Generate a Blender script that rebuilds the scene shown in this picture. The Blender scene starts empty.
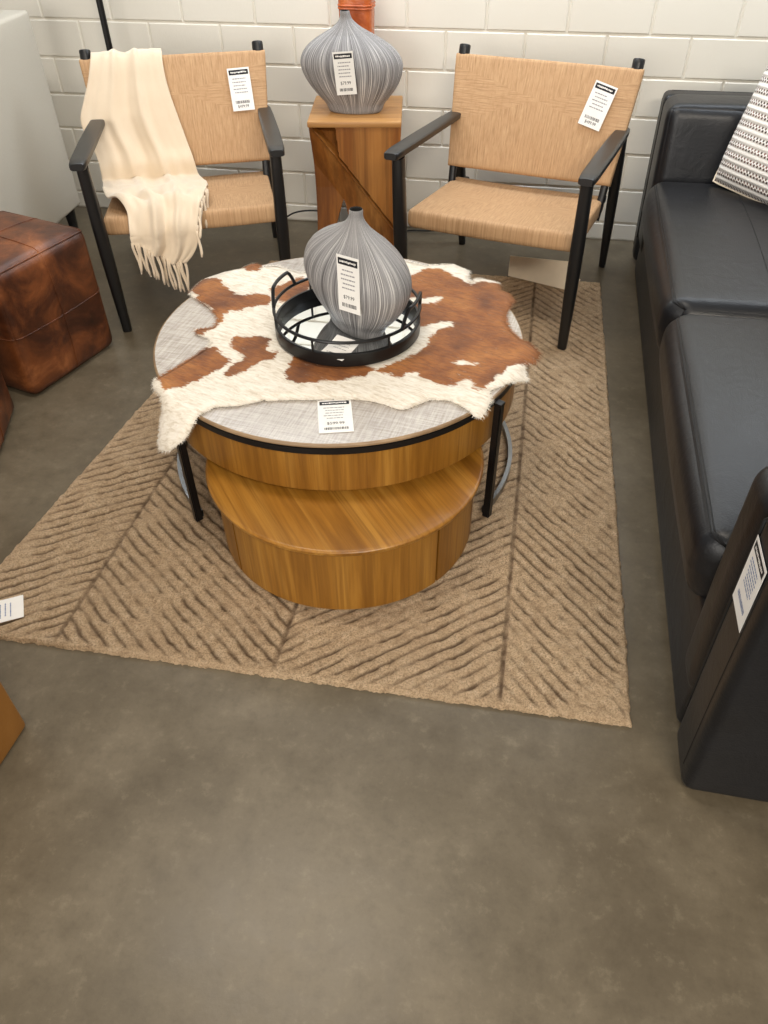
import bpy, bmesh, math, random
import numpy as np
from mathutils import Vector, Matrix
from mathutils.noise import noise as pnoise

random.seed(7)
rng = np.random.default_rng(7)
S = bpy.context.scene
COL = S.collection
R = math.radians

# ------------------------------------------------------------------ camera
F_PX = 766.36
CAM = np.array([0.55202, -3.64433, 1.52005])
_y, _p, _r = R(-10.44234), R(42.78661), R(-0.65823)
FW = np.array([math.sin(_y) * math.cos(_p), math.cos(_y) * math.cos(_p), -math.sin(_p)])
RT = np.array([math.cos(_y), -math.sin(_y), 0.0])
UP = np.cross(RT, FW)
RT, UP = math.cos(_r) * RT + math.sin(_r) * UP, -math.sin(_r) * RT + math.cos(_r) * UP
cd = bpy.data.cameras.new('camera')
cam = bpy.data.objects.new('camera', cd)
COL.objects.link(cam)
M = Matrix.Identity(4)
for i in range(3):
    M[i][0], M[i][1], M[i][2], M[i][3] = RT[i], UP[i], -FW[i], CAM[i]
cam.matrix_world = M
cd.sensor_fit = 'HORIZONTAL'
cd.sensor_width = 36.0
cd.lens = F_PX / 768 * 36.0
cd.clip_start = 0.02
S.camera = cam


def ray(u, v):
    return FW + RT * (u - 384) / F_PX + UP * (512 - v) / F_PX


def on_z(u, v, z):
    d = ray(u, v)
    return CAM + d * (z - CAM[2]) / d[2]


def proj(P):
    q = np.asarray(P, float) - CAM
    w = q @ FW
    return np.array([384 + F_PX * (q @ RT) / w, 512 - F_PX * (q @ UP) / w])


# ------------------------------------------------------------------ object helpers
def tag(o, label=None, cat=None, group=None, kind=None):
    if label: o['label'] = label
    if cat: o['category'] = cat
    if group: o['group'] = group
    if kind: o['kind'] = kind
    return o


def thing(name, label, cat, loc=(0, 0, 0), rz=0.0, group=None):
    o = bpy.data.objects.new(name, None)
    o.empty_display_size = 0.1
    COL.objects.link(o)
    o.location = loc
    o.rotation_euler = (0, 0, rz)
    return tag(o, label, cat, group)


def link_mesh(name, me, mats, parent=None, smooth=True, loc=None, angle=40):
    if not isinstance(mats, (list, tuple)):
        mats = [mats]
    for m in mats:
        me.materials.append(m)
    o = bpy.data.objects.new(name, me)
    COL.objects.link(o)
    if parent: o.parent = parent
    if loc is not None: o.location = loc
    if smooth:
        me.shade_smooth()
        if angle < 180:
            me.set_sharp_from_angle(angle=R(angle))
    return o


def obj(name, bm, mats, parent=None, smooth=True, loc=None, angle=40):
    bmesh.ops.recalc_face_normals(bm, faces=bm.faces)
    me = bpy.data.meshes.new(name)
    bm.to_mesh(me)
    bm.free()
    return link_mesh(name, me, mats, parent, smooth, loc, angle)


def np_mesh(name, V, Fc):
    me = bpy.data.meshes.new(name)
    me.from_pydata([tuple(v) for v in V], [], [tuple(int(i) for i in f) for f in Fc])
    me.update()
    return me


# ------------------------------------------------------------------ shape helpers
def box(bm, c, s, bevel=0.0, seg=2, rot=None, mi=0):
    r = bmesh.ops.create_cube(bm, size=1.0)
    vs = r['verts']
    for v in vs:
        v.co = Vector((v.co.x * s[0], v.co.y * s[1], v.co.z * s[2]))
    fs = set(f for v in vs for f in v.link_faces)
    if bevel > 0:
        es = list(set(e for v in vs for e in v.link_edges))
        q = bmesh.ops.bevel(bm, geom=es, offset=bevel, segments=seg, affect='EDGES', profile=0.5)
        vs = list(set(vs_ for f in q['faces'] for vs_ in f.verts) | set(v for v in vs if v.is_valid))
        fs = set(f for v in vs for f in v.link_faces)
    for f in fs: f.material_index = mi
    for v in vs:
        co = v.co
        if rot is not None: co = rot @ co
        v.co = co + Vector(c)
    return vs


def loft(bm, rings, cap=True, closed=True, mi=0):
    """rings: list of equally long lists of points"""
    vv = [[bm.verts.new(Vector(p)) for p in ring] for ring in rings]
    n = len(vv[0])
    for a, b in zip(vv[:-1], vv[1:]):
        for i in range(n if closed else n - 1):
            j = (i + 1) % n
            f = bm.faces.new((a[i], a[j], b[j], b[i]))
            f.material_index = mi
    if cap and closed:
        for ring in (vv[0], vv[-1]):
            try:
                f = bm.faces.new(ring)
                f.material_index = mi
            except ValueError:
                pass
    return vv


def tube(bm, pts, rad, n=10, cap=True, closed=False, squash=None, power=2.0, mi=0):
    """round (or superelliptic) bar along a path; rad may be a list of r or (ra, rb)"""
    P = [Vector(p) for p in pts]
    m = len(P)
    rings = []
    up = None
    for i in range(m):
        if closed:
            t = (P[(i + 1) % m] - P[i - 1]).normalized()
        else:
            t = (P[min(i + 1, m - 1)] - P[max(i - 1, 0)]).normalized()
        if up is None:
            up = Vector((0, 0, 1)) if abs(t.z) < 0.9 else Vector((0, 1, 0))
        a = up.cross(t)
        if a.length < 1e-5:
            a = Vector((1, 0, 0)).cross(t)
        a.normalize()
        b = t.cross(a).normalized()
        up = b.copy()
        rr = rad[i] if isinstance(rad, (list, tuple)) and isinstance(rad, list) else rad
        ra, rb = rr if isinstance(rr, tuple) else (rr, rr)
        ring = []
        for k in range(n):
            th = 2 * math.pi * k / n
            c, s = math.cos(th), math.sin(th)
            if power != 2.0:
                c = math.copysign(abs(c) ** (2 / power), c)
                s = math.copysign(abs(s) ** (2 / power), s)
            ring.append(P[i] + a * (ra * c) + b * (rb * s))
        rings.append(ring)
    if closed:
        vv = [[bm.verts.new(p) for p in ring] for ring in rings]
        for i in range(m):
            A, B = vv[i], vv[(i + 1) % m]
            for k in range(n):
                j = (k + 1) % n
                f = bm.faces.new((A[k], A[j], B[j], B[k]))
                f.material_index = mi
    else:
        loft(bm, rings, cap, True, mi)


def lathe(bm, prof, n=64, cx=0.0, cy=0.0, mi=0, a0=0.0, a1=2 * math.pi, sx=1.0, sy=1.0):
    """prof: list of (r, z), bottom to top"""
    full = abs(a1 - a0 - 2 * math.pi) < 1e-6
    cols = []
    for k in range(n if full else n + 1):
        th = a0 + (a1 - a0) * k / n
        cols.append([bm.verts.new((cx + sx * r * math.cos(th), cy + sy * r * math.sin(th), z)) for r, z in prof])
    m = len(cols)
    for k in range(m if full else m - 1):
        A, B = cols[k], cols[(k + 1) % m]
        for i in range(len(prof) - 1):
            f = bm.faces.new((A[i], B[i], B[i + 1], A[i + 1]))
            f.material_index = mi
    bmesh.ops.remove_doubles(bm, verts=[v for c in cols for v in c], dist=1e-6)
    return cols


def puff(bm, c, s, n=8.0, bulge=(0, 0, 0), cuts=14, fn=None, rot=None, mi=0):
    """soft upholstered block: rounded box whose faces swell"""
    b2 = bmesh.new()
    bmesh.ops.create_cube(b2, size=2.0)
    bmesh.ops.subdivide_edges(b2, edges=b2.edges[:], cuts=cuts, use_grid_fill=True)
    mp = {}
    for v in b2.verts:
        a = np.array(v.co)
        # push the parameter toward the edges so corners get enough rows
        a = np.sign(a) * (1 - (1 - np.abs(a)) ** 1.6)
        ln = (np.abs(a) ** n).sum() ** (1 / n)
        q = a / max(ln, 1e-6) * np.abs(a).max()
        w = np.array([(1 - min(1, abs(q[1])) ** 2) * (1 - min(1, abs(q[2])) ** 2) * q[0] ** 3,
                      (1 - min(1, abs(q[0])) ** 2) * (1 - min(1, abs(q[2])) ** 2) * q[1] ** 3,
                      (1 - min(1, abs(q[0])) ** 2) * (1 - min(1, abs(q[1])) ** 2) * q[2] ** 3])
        p = q * np.array(s) / 2 + w * np.array(bulge)
        if fn is not None:
            p = np.array(fn(p, q))
        p = Vector(p)
        if rot is not None: p = rot @ p
        mp[v] = bm.verts.new(p + Vector(c))
    for f in b2.faces:
        nf = bm.faces.new([mp[v] for v in f.verts])
        nf.material_index = mi
    b2.free()


def soft_map(p, s, r, bulge=(0, 0, 0), fn=None):
    """a point on the surface of a box of size s -> same point on the rounded, swollen block"""
    p = np.asarray(p, float)
    half = np.asarray(s, float) / 2
    core = np.clip(p, -(half - r), half - r)
    d = p - core
    out = core + r * d / max(np.linalg.norm(d), 1e-9)
    t = p / half
    q = 1 - t ** 2
    out = out + np.array([q[1] * q[2] * t[0], q[0] * q[2] * t[1], q[0] * q[1] * t[2]]) * np.asarray(bulge)
    if fn is not None: out = np.asarray(fn(out, t))
    return out


def soft(bm, c, s, r, bulge=(0, 0, 0), cuts=12, fn=None, mi=0, edge=5):
    """upholstered block with edges of a true radius r"""
    half = np.array(s) / 2
    ax = []
    for k in range(3):
        a = [-half[k] + r * (1 - math.cos(math.pi / 2 * i / edge)) for i in range(edge)]
        m = np.linspace(-half[k] + r, half[k] - r, cuts + 1)
        ax.append(np.array(a + list(m) + [-v for v in reversed(a)]))
    b2 = bmesh.new()
    for k in range(3):
        i, j = (k + 1) % 3, (k + 2) % 3
        for sg in (-1, 1):
            g = []
            for a in ax[i]:
                row = []
                for b in ax[j]:
                    p = np.zeros(3)
                    p[k], p[i], p[j] = sg * half[k], a, b
                    row.append(b2.verts.new(soft_map(p, s, r, bulge, fn)))
                g.append(row)
            for x in range(len(g) - 1):
                for y in range(len(g[0]) - 1):
                    q = (g[x][y], g[x + 1][y], g[x + 1][y + 1], g[x][y + 1])
                    b2.faces.new(q if sg > 0 else q[::-1])
    bmesh.ops.remove_doubles(b2, verts=b2.verts, dist=1e-5)
    mp = {v: bm.verts.new(v.co + Vector(c)) for v in b2.verts}
    for f in b2.faces:
        try:
            bm.faces.new([mp[v] for v in f.verts]).material_index = mi
        except ValueError:
            pass
    b2.free()


def soft_seam(bm, c, s, r, bulge, path, rad, fn=None, out=0.0, closed=False):
    pts = []
    for p in path:
        q = soft_map(p, s, r, bulge, fn)
        n = q - np.clip(q, -(np.array(s) / 2 - r), np.array(s) / 2 - r)
        n = n / max(np.linalg.norm(n), 1e-9)
        pts.append(q + n * out + np.array(c))
    tube(bm, pts, rad, 6, closed=closed)


def smoothstep(e0, e1, x):
    t = np.clip((x - e0) / (e1 - e0), 0, 1)
    return t * t * (3 - 2 * t)


# ------------------------------------------------------------------ materials
def srgb(r, g, b):
    f = lambda c: (c / 255 / 12.92) if c / 255 <= 0.04045 else ((c / 255 + 0.055) / 1.055) ** 2.4
    return (f(r), f(g), f(b), 1.0)


class NT:
    def __init__(s, name):
        s.m = bpy.data.materials.new(name)
        s.m.use_nodes = True
        s.t = s.m.node_tree
        s.n = s.t.nodes
        s.b = s.n['Principled BSDF']

    def add(s, typ, **kw):
        nd = s.n.new(typ)
        for k, v in kw.items():
            if k in ('operation', 'blend_type', 'data_type', 'wave_type', 'bands_direction', 'feature', 'noise_dimensions', 'attribute_name', 'wave_profile', 'distance', 'object'):
                setattr(nd, k, v)
            else:
                nd.inputs[k].default_value = v
        return nd

    def l(s, a, b):
        s.t.links.new(a, b)

    def coord(s, which='Object', scale=(1, 1, 1), rot=(0, 0, 0), loc=(0, 0, 0)):
        tc = s.n.new('ShaderNodeTexCoord')
        mp = s.n.new('ShaderNodeMapping')
        mp.inputs['Scale'].default_value = scale
        mp.inputs['Rotation'].default_value = rot
        mp.inputs['Location'].default_value = loc
        src = tc.outputs[which]
        if any(rot):                       # turn first, stretch afterwards
            m0 = s.n.new('ShaderNodeMapping')
            m0.inputs['Rotation'].default_value = rot
            mp.inputs['Rotation'].default_value = (0, 0, 0)
            s.l(src, m0.inputs['Vector'])
            src = m0.outputs['Vector']
        s.l(src, mp.inputs['Vector'])
        return mp.outputs['Vector']

    def noise(s, vec, scale, detail=4.0, rough=0.55, dist=0.0):
        nd = s.add('ShaderNodeTexNoise', Scale=scale, Detail=detail, Roughness=rough, Distortion=dist)
        s.l(vec, nd.inputs['Vector'])
        return nd.outputs['Fac']

    def ramp(s, fac, stops, interp='LINEAR'):
        nd = s.n.new('ShaderNodeValToRGB')
        cr = nd.color_ramp
        cr.interpolation = interp
        while len(cr.elements) < len(stops): cr.elements.new(0.5)
        for e, (p, c) in zip(cr.elements, stops):
            e.position = p
            e.color = c if len(c) == 4 else (*c, 1)
        s.l(fac, nd.inputs['Fac'])
        return nd.outputs['Color']

    def mix(s, fac, a, b, blend='MIX'):
        nd = s.add('ShaderNodeMix', data_type='RGBA', blend_type=blend)
        for sock, v in ((nd.inputs[0], fac), (nd.inputs[6], a), (nd.inputs[7], b)):
            if hasattr(v, 'is_linked'): s.l(v, sock)
            else: sock.default_value = v
        return nd.outputs[2]

    def math(s, op, a, b=0.0):
        nd = s.add('ShaderNodeMath', operation=op)
        for sock, v in ((nd.inputs[0], a), (nd.inputs[1], b)):
            if hasattr(v, 'is_linked'): s.l(v, sock)
            else: sock.default_value = v
        return nd.outputs[0]

    def bump(s, h, strength=0.3, dist=0.01):
        nd = s.add('ShaderNodeBump', Strength=strength, Distance=dist)
        s.l(h, nd.inputs['Height'])
        s.l(nd.outputs['Normal'], s.b.inputs['Normal'])

    def set(s, **kw):
        for k, v in kw.items():
            k = k.replace('_', ' ')
            if hasattr(v, 'is_linked'): s.l(v, s.b.inputs[k])
            else: s.b.inputs[k].default_value = v
        return s.m


def plain(name, col, rough=0.5, metal=0.0, spec=0.5, nscale=60, bump=0.05):
    t = NT(name)
    v = t.coord()
    f = t.noise(v, nscale, 3)
    dk = tuple(c * 0.88 for c in col[:3]) + (1,)
    t.set(Base_Color=t.mix(f, dk, col), Roughness=rough, Metallic=metal)
    t.b.inputs['Specular IOR Level'].default_value = spec
    if bump: t.bump(f, bump, 0.002)
    return t.m


MAT = {}


def m_floor():
    t = NT('polished concrete')
    v = t.coord('Object')
    big = t.noise(v, 1.3, 6, 0.6, 0.4)
    mid = t.noise(v, 5.0, 8, 0.65, 0.3)
    fine = t.noise(v, 90, 3, 0.7)
    c1 = t.ramp(big, [(0.28, srgb(84, 74, 58)), (0.5, srgb(102, 92, 75)), (0.72, srgb(120, 109, 90))])
    c2 = t.ramp(mid, [(0.25, srgb(72, 63, 49)), (0.5, srgb(101, 91, 74)), (0.78, srgb(130, 119, 100))])
    c = t.mix(0.5, c1, c2)
    c = t.mix(t.math('MULTIPLY', fine, 0.28), c, srgb(78, 70, 56))
    sp = t.noise(v, 22, 6, 0.75)
    c = t.mix(t.ramp(sp, [(0.3, (.38, .38, .38)), (0.5, (0, 0, 0))]), c, srgb(70, 62, 48))
    c = t.mix(t.ramp(sp, [(0.55, (0, 0, 0)), (0.8, (.4, .4, .4))]), c, srgb(150, 139, 118))
    rg = t.ramp(mid, [(0.3, (.3, .3, .3)), (0.7, (.42, .42, .42))])
    t.set(Base_Color=c, Roughness=rg)
    t.b.inputs['Specular IOR Level'].default_value = 0.45
    t.bump(t.math('ADD', t.math('MULTIPLY', mid, 0.7), t.math('MULTIPLY', fine, 0.3)), 0.06, 0.01)
    return t.m


def m_wall():
    t = NT('painted block')
    v = t.coord()
    a = t.noise(v, 2.0, 3)
    b = t.noise(v, 55, 5, 0.7)
    c = t.mix(a, srgb(216, 211, 199), srgb(227, 223, 212))
    t.set(Base_Color=c, Roughness=0.55)
    t.bump(b, 0.25, 0.004)
    return t.m


def m_wood(name, dark, mid, light, axis='x', scale=1.0, ang=0.0, rough=0.42):
    t = NT(name)
    sc = {'x': (1.2, 16, 16), 'y': (16, 1.2, 16), 'z': (16, 16, 1.2)}[axis]
    v = t.coord('Object', tuple(k * scale for k in sc), (0, 0, ang))
    big = t.noise(v, 0.9, 5, 0.6, 0.6)
    v2 = t.coord('Object', tuple(k * scale * (5 if k > 5 else 1.5) for k in sc), (0, 0, ang))
    fine = t.noise(v2, 1.2, 4, 0.65, 0.2)
    c = t.ramp(big, [(0.28, dark), (0.5, mid), (0.72, light)])
    c = t.mix(t.ramp(fine, [(0.35, (1, 1, 1)), (0.6, (0, 0, 0))]), c, dark)
    c = t.mix(0.42, c, t.ramp(big, [(0.3, dark), (0.5, mid), (0.7, light)]))
    t.set(Base_Color=c, Roughness=rough)
    t.bump(fine, 0.08, 0.002)
    return t.m


def m_whitewash():
    t = NT('whitewashed linen top')
    v1 = t.coord('Object', (260, 14, 20), (0, 0, R(8)))
    v2 = t.coord('Object', (14, 260, 20), (0, 0, R(8)))
    a = t.noise(v1, 1, 3)
    b = t.noise(v2, 1, 3)
    g = t.noise(t.coord('Object'), 3.0, 5)
    f = t.math('MULTIPLY', t.math('ADD', a, b), 0.5)
    c = t.ramp(f, [(0.36, srgb(142, 132, 122)), (0.5, srgb(172, 163, 154)), (0.64, srgb(196, 189, 181))])
    c = t.mix(t.ramp(g, [(0.3, (0, 0, 0)), (0.8, (.5, .5, .5))]), c, srgb(188, 182, 175))
    t.b.inputs['Specular IOR Level'].default_value = 0.8
    t.set(Base_Color=c, Roughness=0.26)
    t.bump(f, 0.1, 0.002)
    return t.m


def m_weave():
    """paper cord wound in four triangles that meet in an X (attribute 'cord' holds u, w)"""
    t = NT('woven paper cord')
    at = t.add('ShaderNodeAttribute', attribute_name='cord')
    sep = t.n.new('ShaderNodeSeparateXYZ')
    t.l(at.outputs['Vector'], sep.inputs[0])
    u, w = sep.outputs[0], sep.outputs[1]
    wob = t.noise(t.coord('Object'), 9, 2)
    jit = t.math('MULTIPLY', t.math('SUBTRACT', wob, 0.5), 0.02)
    side = t.math('LESS_THAN', t.math('SUBTRACT', t.math('ABSOLUTE', t.math('ADD', w, jit)), t.math('MULTIPLY', t.math('ABSOLUTE', u), 0.30)), 0.0)
    def streak(a, b):
        cb = t.n.new('ShaderNodeCombineXYZ')
        t.l(t.math('MULTIPLY', a, 210.0), cb.inputs[0])
        t.l(t.math('MULTIPLY', b, 12.0), cb.inputs[1])
        return t.noise(cb.outputs[0], 1.0, 3, 0.7)
    st = t.mix(side, streak(u, w), streak(w, u))
    st = t.math('ADD', t.math('MULTIPLY', t.math('SUBTRACT', st, 0.5), 1.7), 0.5)
    n1 = t.noise(t.coord('Object', (1, 1, 1)), 26, 4, 0.7)
    n2 = t.noise(t.coord('Object', (90, 90, 14)), 1, 3)
    c = t.ramp(st, [(0.0, srgb(132, 99, 68)), (0.45, srgb(182, 145, 106)), (1.0, srgb(206, 171, 131))])
    c = t.mix(t.ramp(n1, [(0.35, (0, 0, 0)), (0.75, (.55, .55, .55))]), c, srgb(180, 141, 102))
    c = t.mix(t.ramp(n2, [(0.3, (.35, .35, .35)), (0.5, (0, 0, 0))]), c, srgb(160, 122, 82))
    t.set(Base_Color=c, Roughness=0.72)
    t.bump(st, 0.35, 0.002)
    return t.m


def m_hide():
    t = NT('cow hair')
    at = t.add('ShaderNodeAttribute', attribute_name='patch')
    f0 = at.outputs['Fac']
    v = t.coord('Object', (30, 130, 60), (0, 0, R(20)))
    hair = t.noise(v, 1.0, 4, 0.7, 0.5)
    big = t.noise(t.coord('Object'), 7, 4)
    edge = t.math('ADD', f0, t.math('MULTIPLY', t.math('SUBTRACT', hair, 0.5), 2.2))
    msk = t.ramp(edge, [(0.38, (0, 0, 0)), (0.62, (1, 1, 1))])
    br = t.ramp(big, [(0.3, srgb(92, 49, 16)), (0.5, srgb(146, 87, 34)), (0.75, srgb(184, 121, 58))])
    br = t.mix(t.ramp(hair, [(0.35, (0.55, 0.55, 0.55)), (0.6, (0, 0, 0))]), br, srgb(86, 44, 22))
    cr = t.ramp(hair, [(0.3, srgb(196, 182, 160)), (0.5, srgb(226, 217, 202)), (0.7, srgb(238, 232, 221))])
    t.set(Base_Color=t.mix(msk, cr, br), Roughness=0.7)
    t.b.inputs['Sheen Weight'].default_value = 0.05
    t.bump(hair, 0.5, 0.006)
    return t.m


def m_leather(name, cols, rough=0.38, wr=0.25, nscale=6.0):
    t = NT(name)
    v = t.coord()
    a = t.noise(v, nscale, 6, 0.62, 0.5)
    g = t.add('ShaderNodeTexVoronoi', Scale=260.0, feature='F1')
    t.l(v, g.inputs['Vector'])
    w = t.noise(v, 14, 5, 0.6, 1.0)
    k = len(cols) - 1
    c = t.ramp(a, [(0.25 + 0.5 * i / k, cc) for i, cc in enumerate(cols)])
    t.set(Base_Color=c, Roughness=rough)
    h = t.math('ADD', t.math('MULTIPLY', g.outputs['Distance'], 0.12), t.math('MULTIPLY', w, 0.9))
    t.bump(h, wr, 0.008)
    return t.m


def m_rug():
    t = NT('carved wool pile')
    at = t.add('ShaderNodeAttribute', attribute_name='groove')
    v = t.coord()
    n1 = t.noise(v, 210, 4, 0.85)
    n2 = t.noise(v, 45, 5, 0.75)
    n3 = t.noise(v, 4, 4)
    c = t.ramp(n2, [(0.28, srgb(188, 160, 128)), (0.5, srgb(220, 192, 157)), (0.72, srgb(236, 212, 180))])
    c = t.mix(t.ramp(n1, [(0.38, (.85, .85, .85)), (0.54, (0, 0, 0))]), c, srgb(140, 113, 86))
    c = t.mix(t.ramp(n3, [(0.3, (.4, .4, .4)), (0.65, (0, 0, 0))]), c, srgb(188, 161, 131))
    c = t.mix(t.math('MULTIPLY', at.outputs['Fac'], 0.85), c, srgb(84, 64, 50))
    t.set(Base_Color=c, Roughness=0.95)
    t.b.inputs['Specular IOR Level'].default_value = 0.1
    t.bump(n1, 1.0, 0.008)
    return t.m


def m_vase():
    t = NT('combed grey ceramic')
    at = t.add('ShaderNodeAttribute', attribute_name='rib')
    sep = t.n.new('ShaderNodeSeparateXYZ')
    t.l(at.outputs['Vector'], sep.inputs[0])
    ang, z = sep.outputs[0], sep.outputs[1]
    cmb = t.n.new('ShaderNodeCombineXYZ')
    t.l(t.math('MULTIPLY', ang, 44.0), cmb.inputs[0])
    t.l(t.math('MULTIPLY', z, 3.0), cmb.inputs[1])
    n = t.add('ShaderNodeTexNoise', Scale=1.0, Detail=3.0, Roughness=0.75, Distortion=0.12)
    t.l(cmb.outputs[0], n.inputs['Vector'])
    f = n.outputs['Fac']
    c = t.ramp(f, [(0.36, srgb(76, 74, 75)), (0.46, srgb(128, 126, 127)), (0.56, srgb(156, 154, 154)), (0.66, srgb(222, 219, 215))])
    t.set(Base_Color=c, Roughness=0.5)
    t.bump(f, 0.5, 0.006)
    return t.m


def m_throw():
    t = NT('cream knit')
    v = t.coord('Object')
    n = t.noise(t.coord('Object', (380, 380, 380)), 1, 2)
    b = t.noise(v, 9, 4)
    c = t.mix(b, srgb(216, 197, 171), srgb(230, 214, 191))
    c = t.mix(t.math('MULTIPLY', n, 0.35), c, srgb(208, 187, 160))
    t.set(Base_Color=c, Roughness=0.9)
    t.b.inputs['Sheen Weight'].default_value = 0.35
    t.bump(n, 0.3, 0.003)
    return t.m


def m_pillow():
    t = NT('woven stripe')
    at = t.add('ShaderNodeAttribute', attribute_name='cord')
    sep = t.n.new('ShaderNodeSeparateXYZ')
    t.l(at.outputs['Vector'], sep.inputs[0])
    u, w = sep.outputs[0], sep.outputs[1]
    per = 0.034
    fr = t.math('FRACT', t.math('DIVIDE', t.math('ADD', w, 5.0), per))
    band = t.math('LESS_THAN', fr, 0.50)
    checker = t.math('SINE', t.math('MULTIPLY', u, 2 * math.pi / 0.0145))
    rowm = t.math('SINE', t.math('MULTIPLY', fr, 2 * math.pi / 0.5))
    dots = t.math('GREATER_THAN', t.math('MULTIPLY', checker, rowm), 0.12)
    rose = t.noise(t.coord('Object'), 60, 2)
    dark = t.mix(t.ramp(rose, [(0.4, (0, 0, 0)), (0.6, (1, 1, 1))]), srgb(52, 42, 40), srgb(120, 78, 72))
    fac = t.math('MULTIPLY', band, dots)
    n = t.noise(t.coord('Object'), 300, 2)
    white = t.mix(n, srgb(216, 212, 206), srgb(240, 237, 232))
    t.set(Base_Color=t.mix(fac, white, dark), Roughness=0.9)
    wv = t.math('SINE', t.math('MULTIPLY', w, 2 * math.pi / (per / 2)))
    t.bump(t.math('ADD', wv, n), 0.5, 0.005)
    return t.m


MAT['floor'] = m_floor()
MAT['wall'] = m_wall()
MAT['oak'] = m_wood('honey oak', srgb(108, 68, 17), srgb(148, 101, 34), srgb(174, 127, 54), 'z', 1.0, 0)
MAT['oak_top'] = m_wood('honey oak top', srgb(110, 68, 16), srgb(154, 104, 34), srgb(180, 131, 56), 'x', 1.0, R(52), .36)
MAT['oak_edge'] = m_wood('grey oak edge', srgb(112, 88, 62), srgb(142, 116, 86), srgb(166, 140, 108), 'x', 0.6, 0)
MAT['acacia'] = m_wood('acacia block', srgb(84, 44, 12), srgb(146, 90, 36), srgb(190, 136, 72), 'z', 0.36, 0, 0.38)
MAT['acacia_top'] = m_wood('acacia top', srgb(140, 94, 48), srgb(180, 132, 78), srgb(204, 160, 106), 'x', 0.5, 0, 0.4)
MAT['linen'] = m_whitewash()
MAT['blackwood'] = plain('black stained wood', srgb(24, 24, 25), 0.38, 0, 0.5, 120, 0.06)
MAT['blackmetal'] = plain('black metal', srgb(20, 20, 21), 0.36, 0.3, 0.5, 200, 0.03)
MAT['steel'] = plain('brushed dark steel', srgb(120, 122, 124), 0.28, 0.9, 0.5, 200, 0.02)
MAT['mirror'] = plain('mirror glass', srgb(225, 228, 228), 0.02, 1.0, 0.5, 5, 0.0)
MAT['weave'] = m_weave()
MAT['hide'] = m_hide()
MAT['black_leather'] = m_leather('black leather', [srgb(10, 11, 15), srgb(14, 16, 21), srgb(20, 22, 28)], 0.40, 0.24, 4)
MAT['stitch'] = plain('black thread', srgb(14, 14, 15), 0.6)
MAT['cow_leather'] = m_leather('brown patch leather', [srgb(28, 13, 6), srgb(72, 36, 17), srgb(118, 66, 33), srgb(170, 106, 62)], 0.44, 0.2, 6)
MAT['tan_leather'] = m_leather('tan leather', [srgb(128, 84, 30), srgb(146, 98, 40), srgb(160, 110, 50)], 0.5, 0.15, 4)
MAT['rug'] = m_rug()
MAT['vase'] = m_vase()
MAT['throw'] = m_throw()
MAT['pillow'] = m_pillow()
MAT['boucle'] = plain('off white upholstery', srgb(200, 195, 183), 0.9, 0, 0.2, 240, 0.3)
MAT['orange'] = m_leather('orange glazed ceramic', [srgb(140, 60, 26), srgb(184, 92, 46), srgb(214, 126, 72)], 0.25, 0.5, 9)
MAT['paper'] = plain('white card', srgb(240, 238, 234), 0.6, 0, 0.3, 30, 0)
MAT['ink'] = plain('black ink', srgb(28, 28, 34), 0.6, 0, 0.3, 30, 0)
MAT['grey_ink'] = plain('grey ink', srgb(150, 148, 152), 0.6, 0, 0.3, 30, 0)
MAT['blue_ink'] = plain('blue ink', srgb(110, 128, 170), 0.6, 0, 0.3, 30, 0)
MAT['cream_card'] = plain('cream cardboard', srgb(244, 230, 206), 0.7, 0, 0.3, 30, 0.02)
MAT['cord'] = plain('black cable', srgb(15, 15, 15), 0.5)
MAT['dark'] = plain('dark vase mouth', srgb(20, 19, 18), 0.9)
MAT['shade'] = plain('linen lampshade', srgb(225, 215, 195), 0.8)


# ------------------------------------------------------------------ price tags
def text_tris(body):
    cu = bpy.data.curves.new('price', 'FONT')
    cu.body = body
    cu.size = 1.0
    o = bpy.data.objects.new('price', cu)
    COL.objects.link(o)
    dg = bpy.context.evaluated_depsgraph_get()
    me = bpy.data.meshes.new_from_object(o.evaluated_get(dg))
    V = [tuple(v.co) for v in me.vertices]
    Fc = [tuple(p.vertices) for p in me.polygons]
    bpy.data.objects.remove(o)
    bpy.data.curves.remove(cu)
    bpy.data.meshes.remove(me)
    return V, Fc


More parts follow.
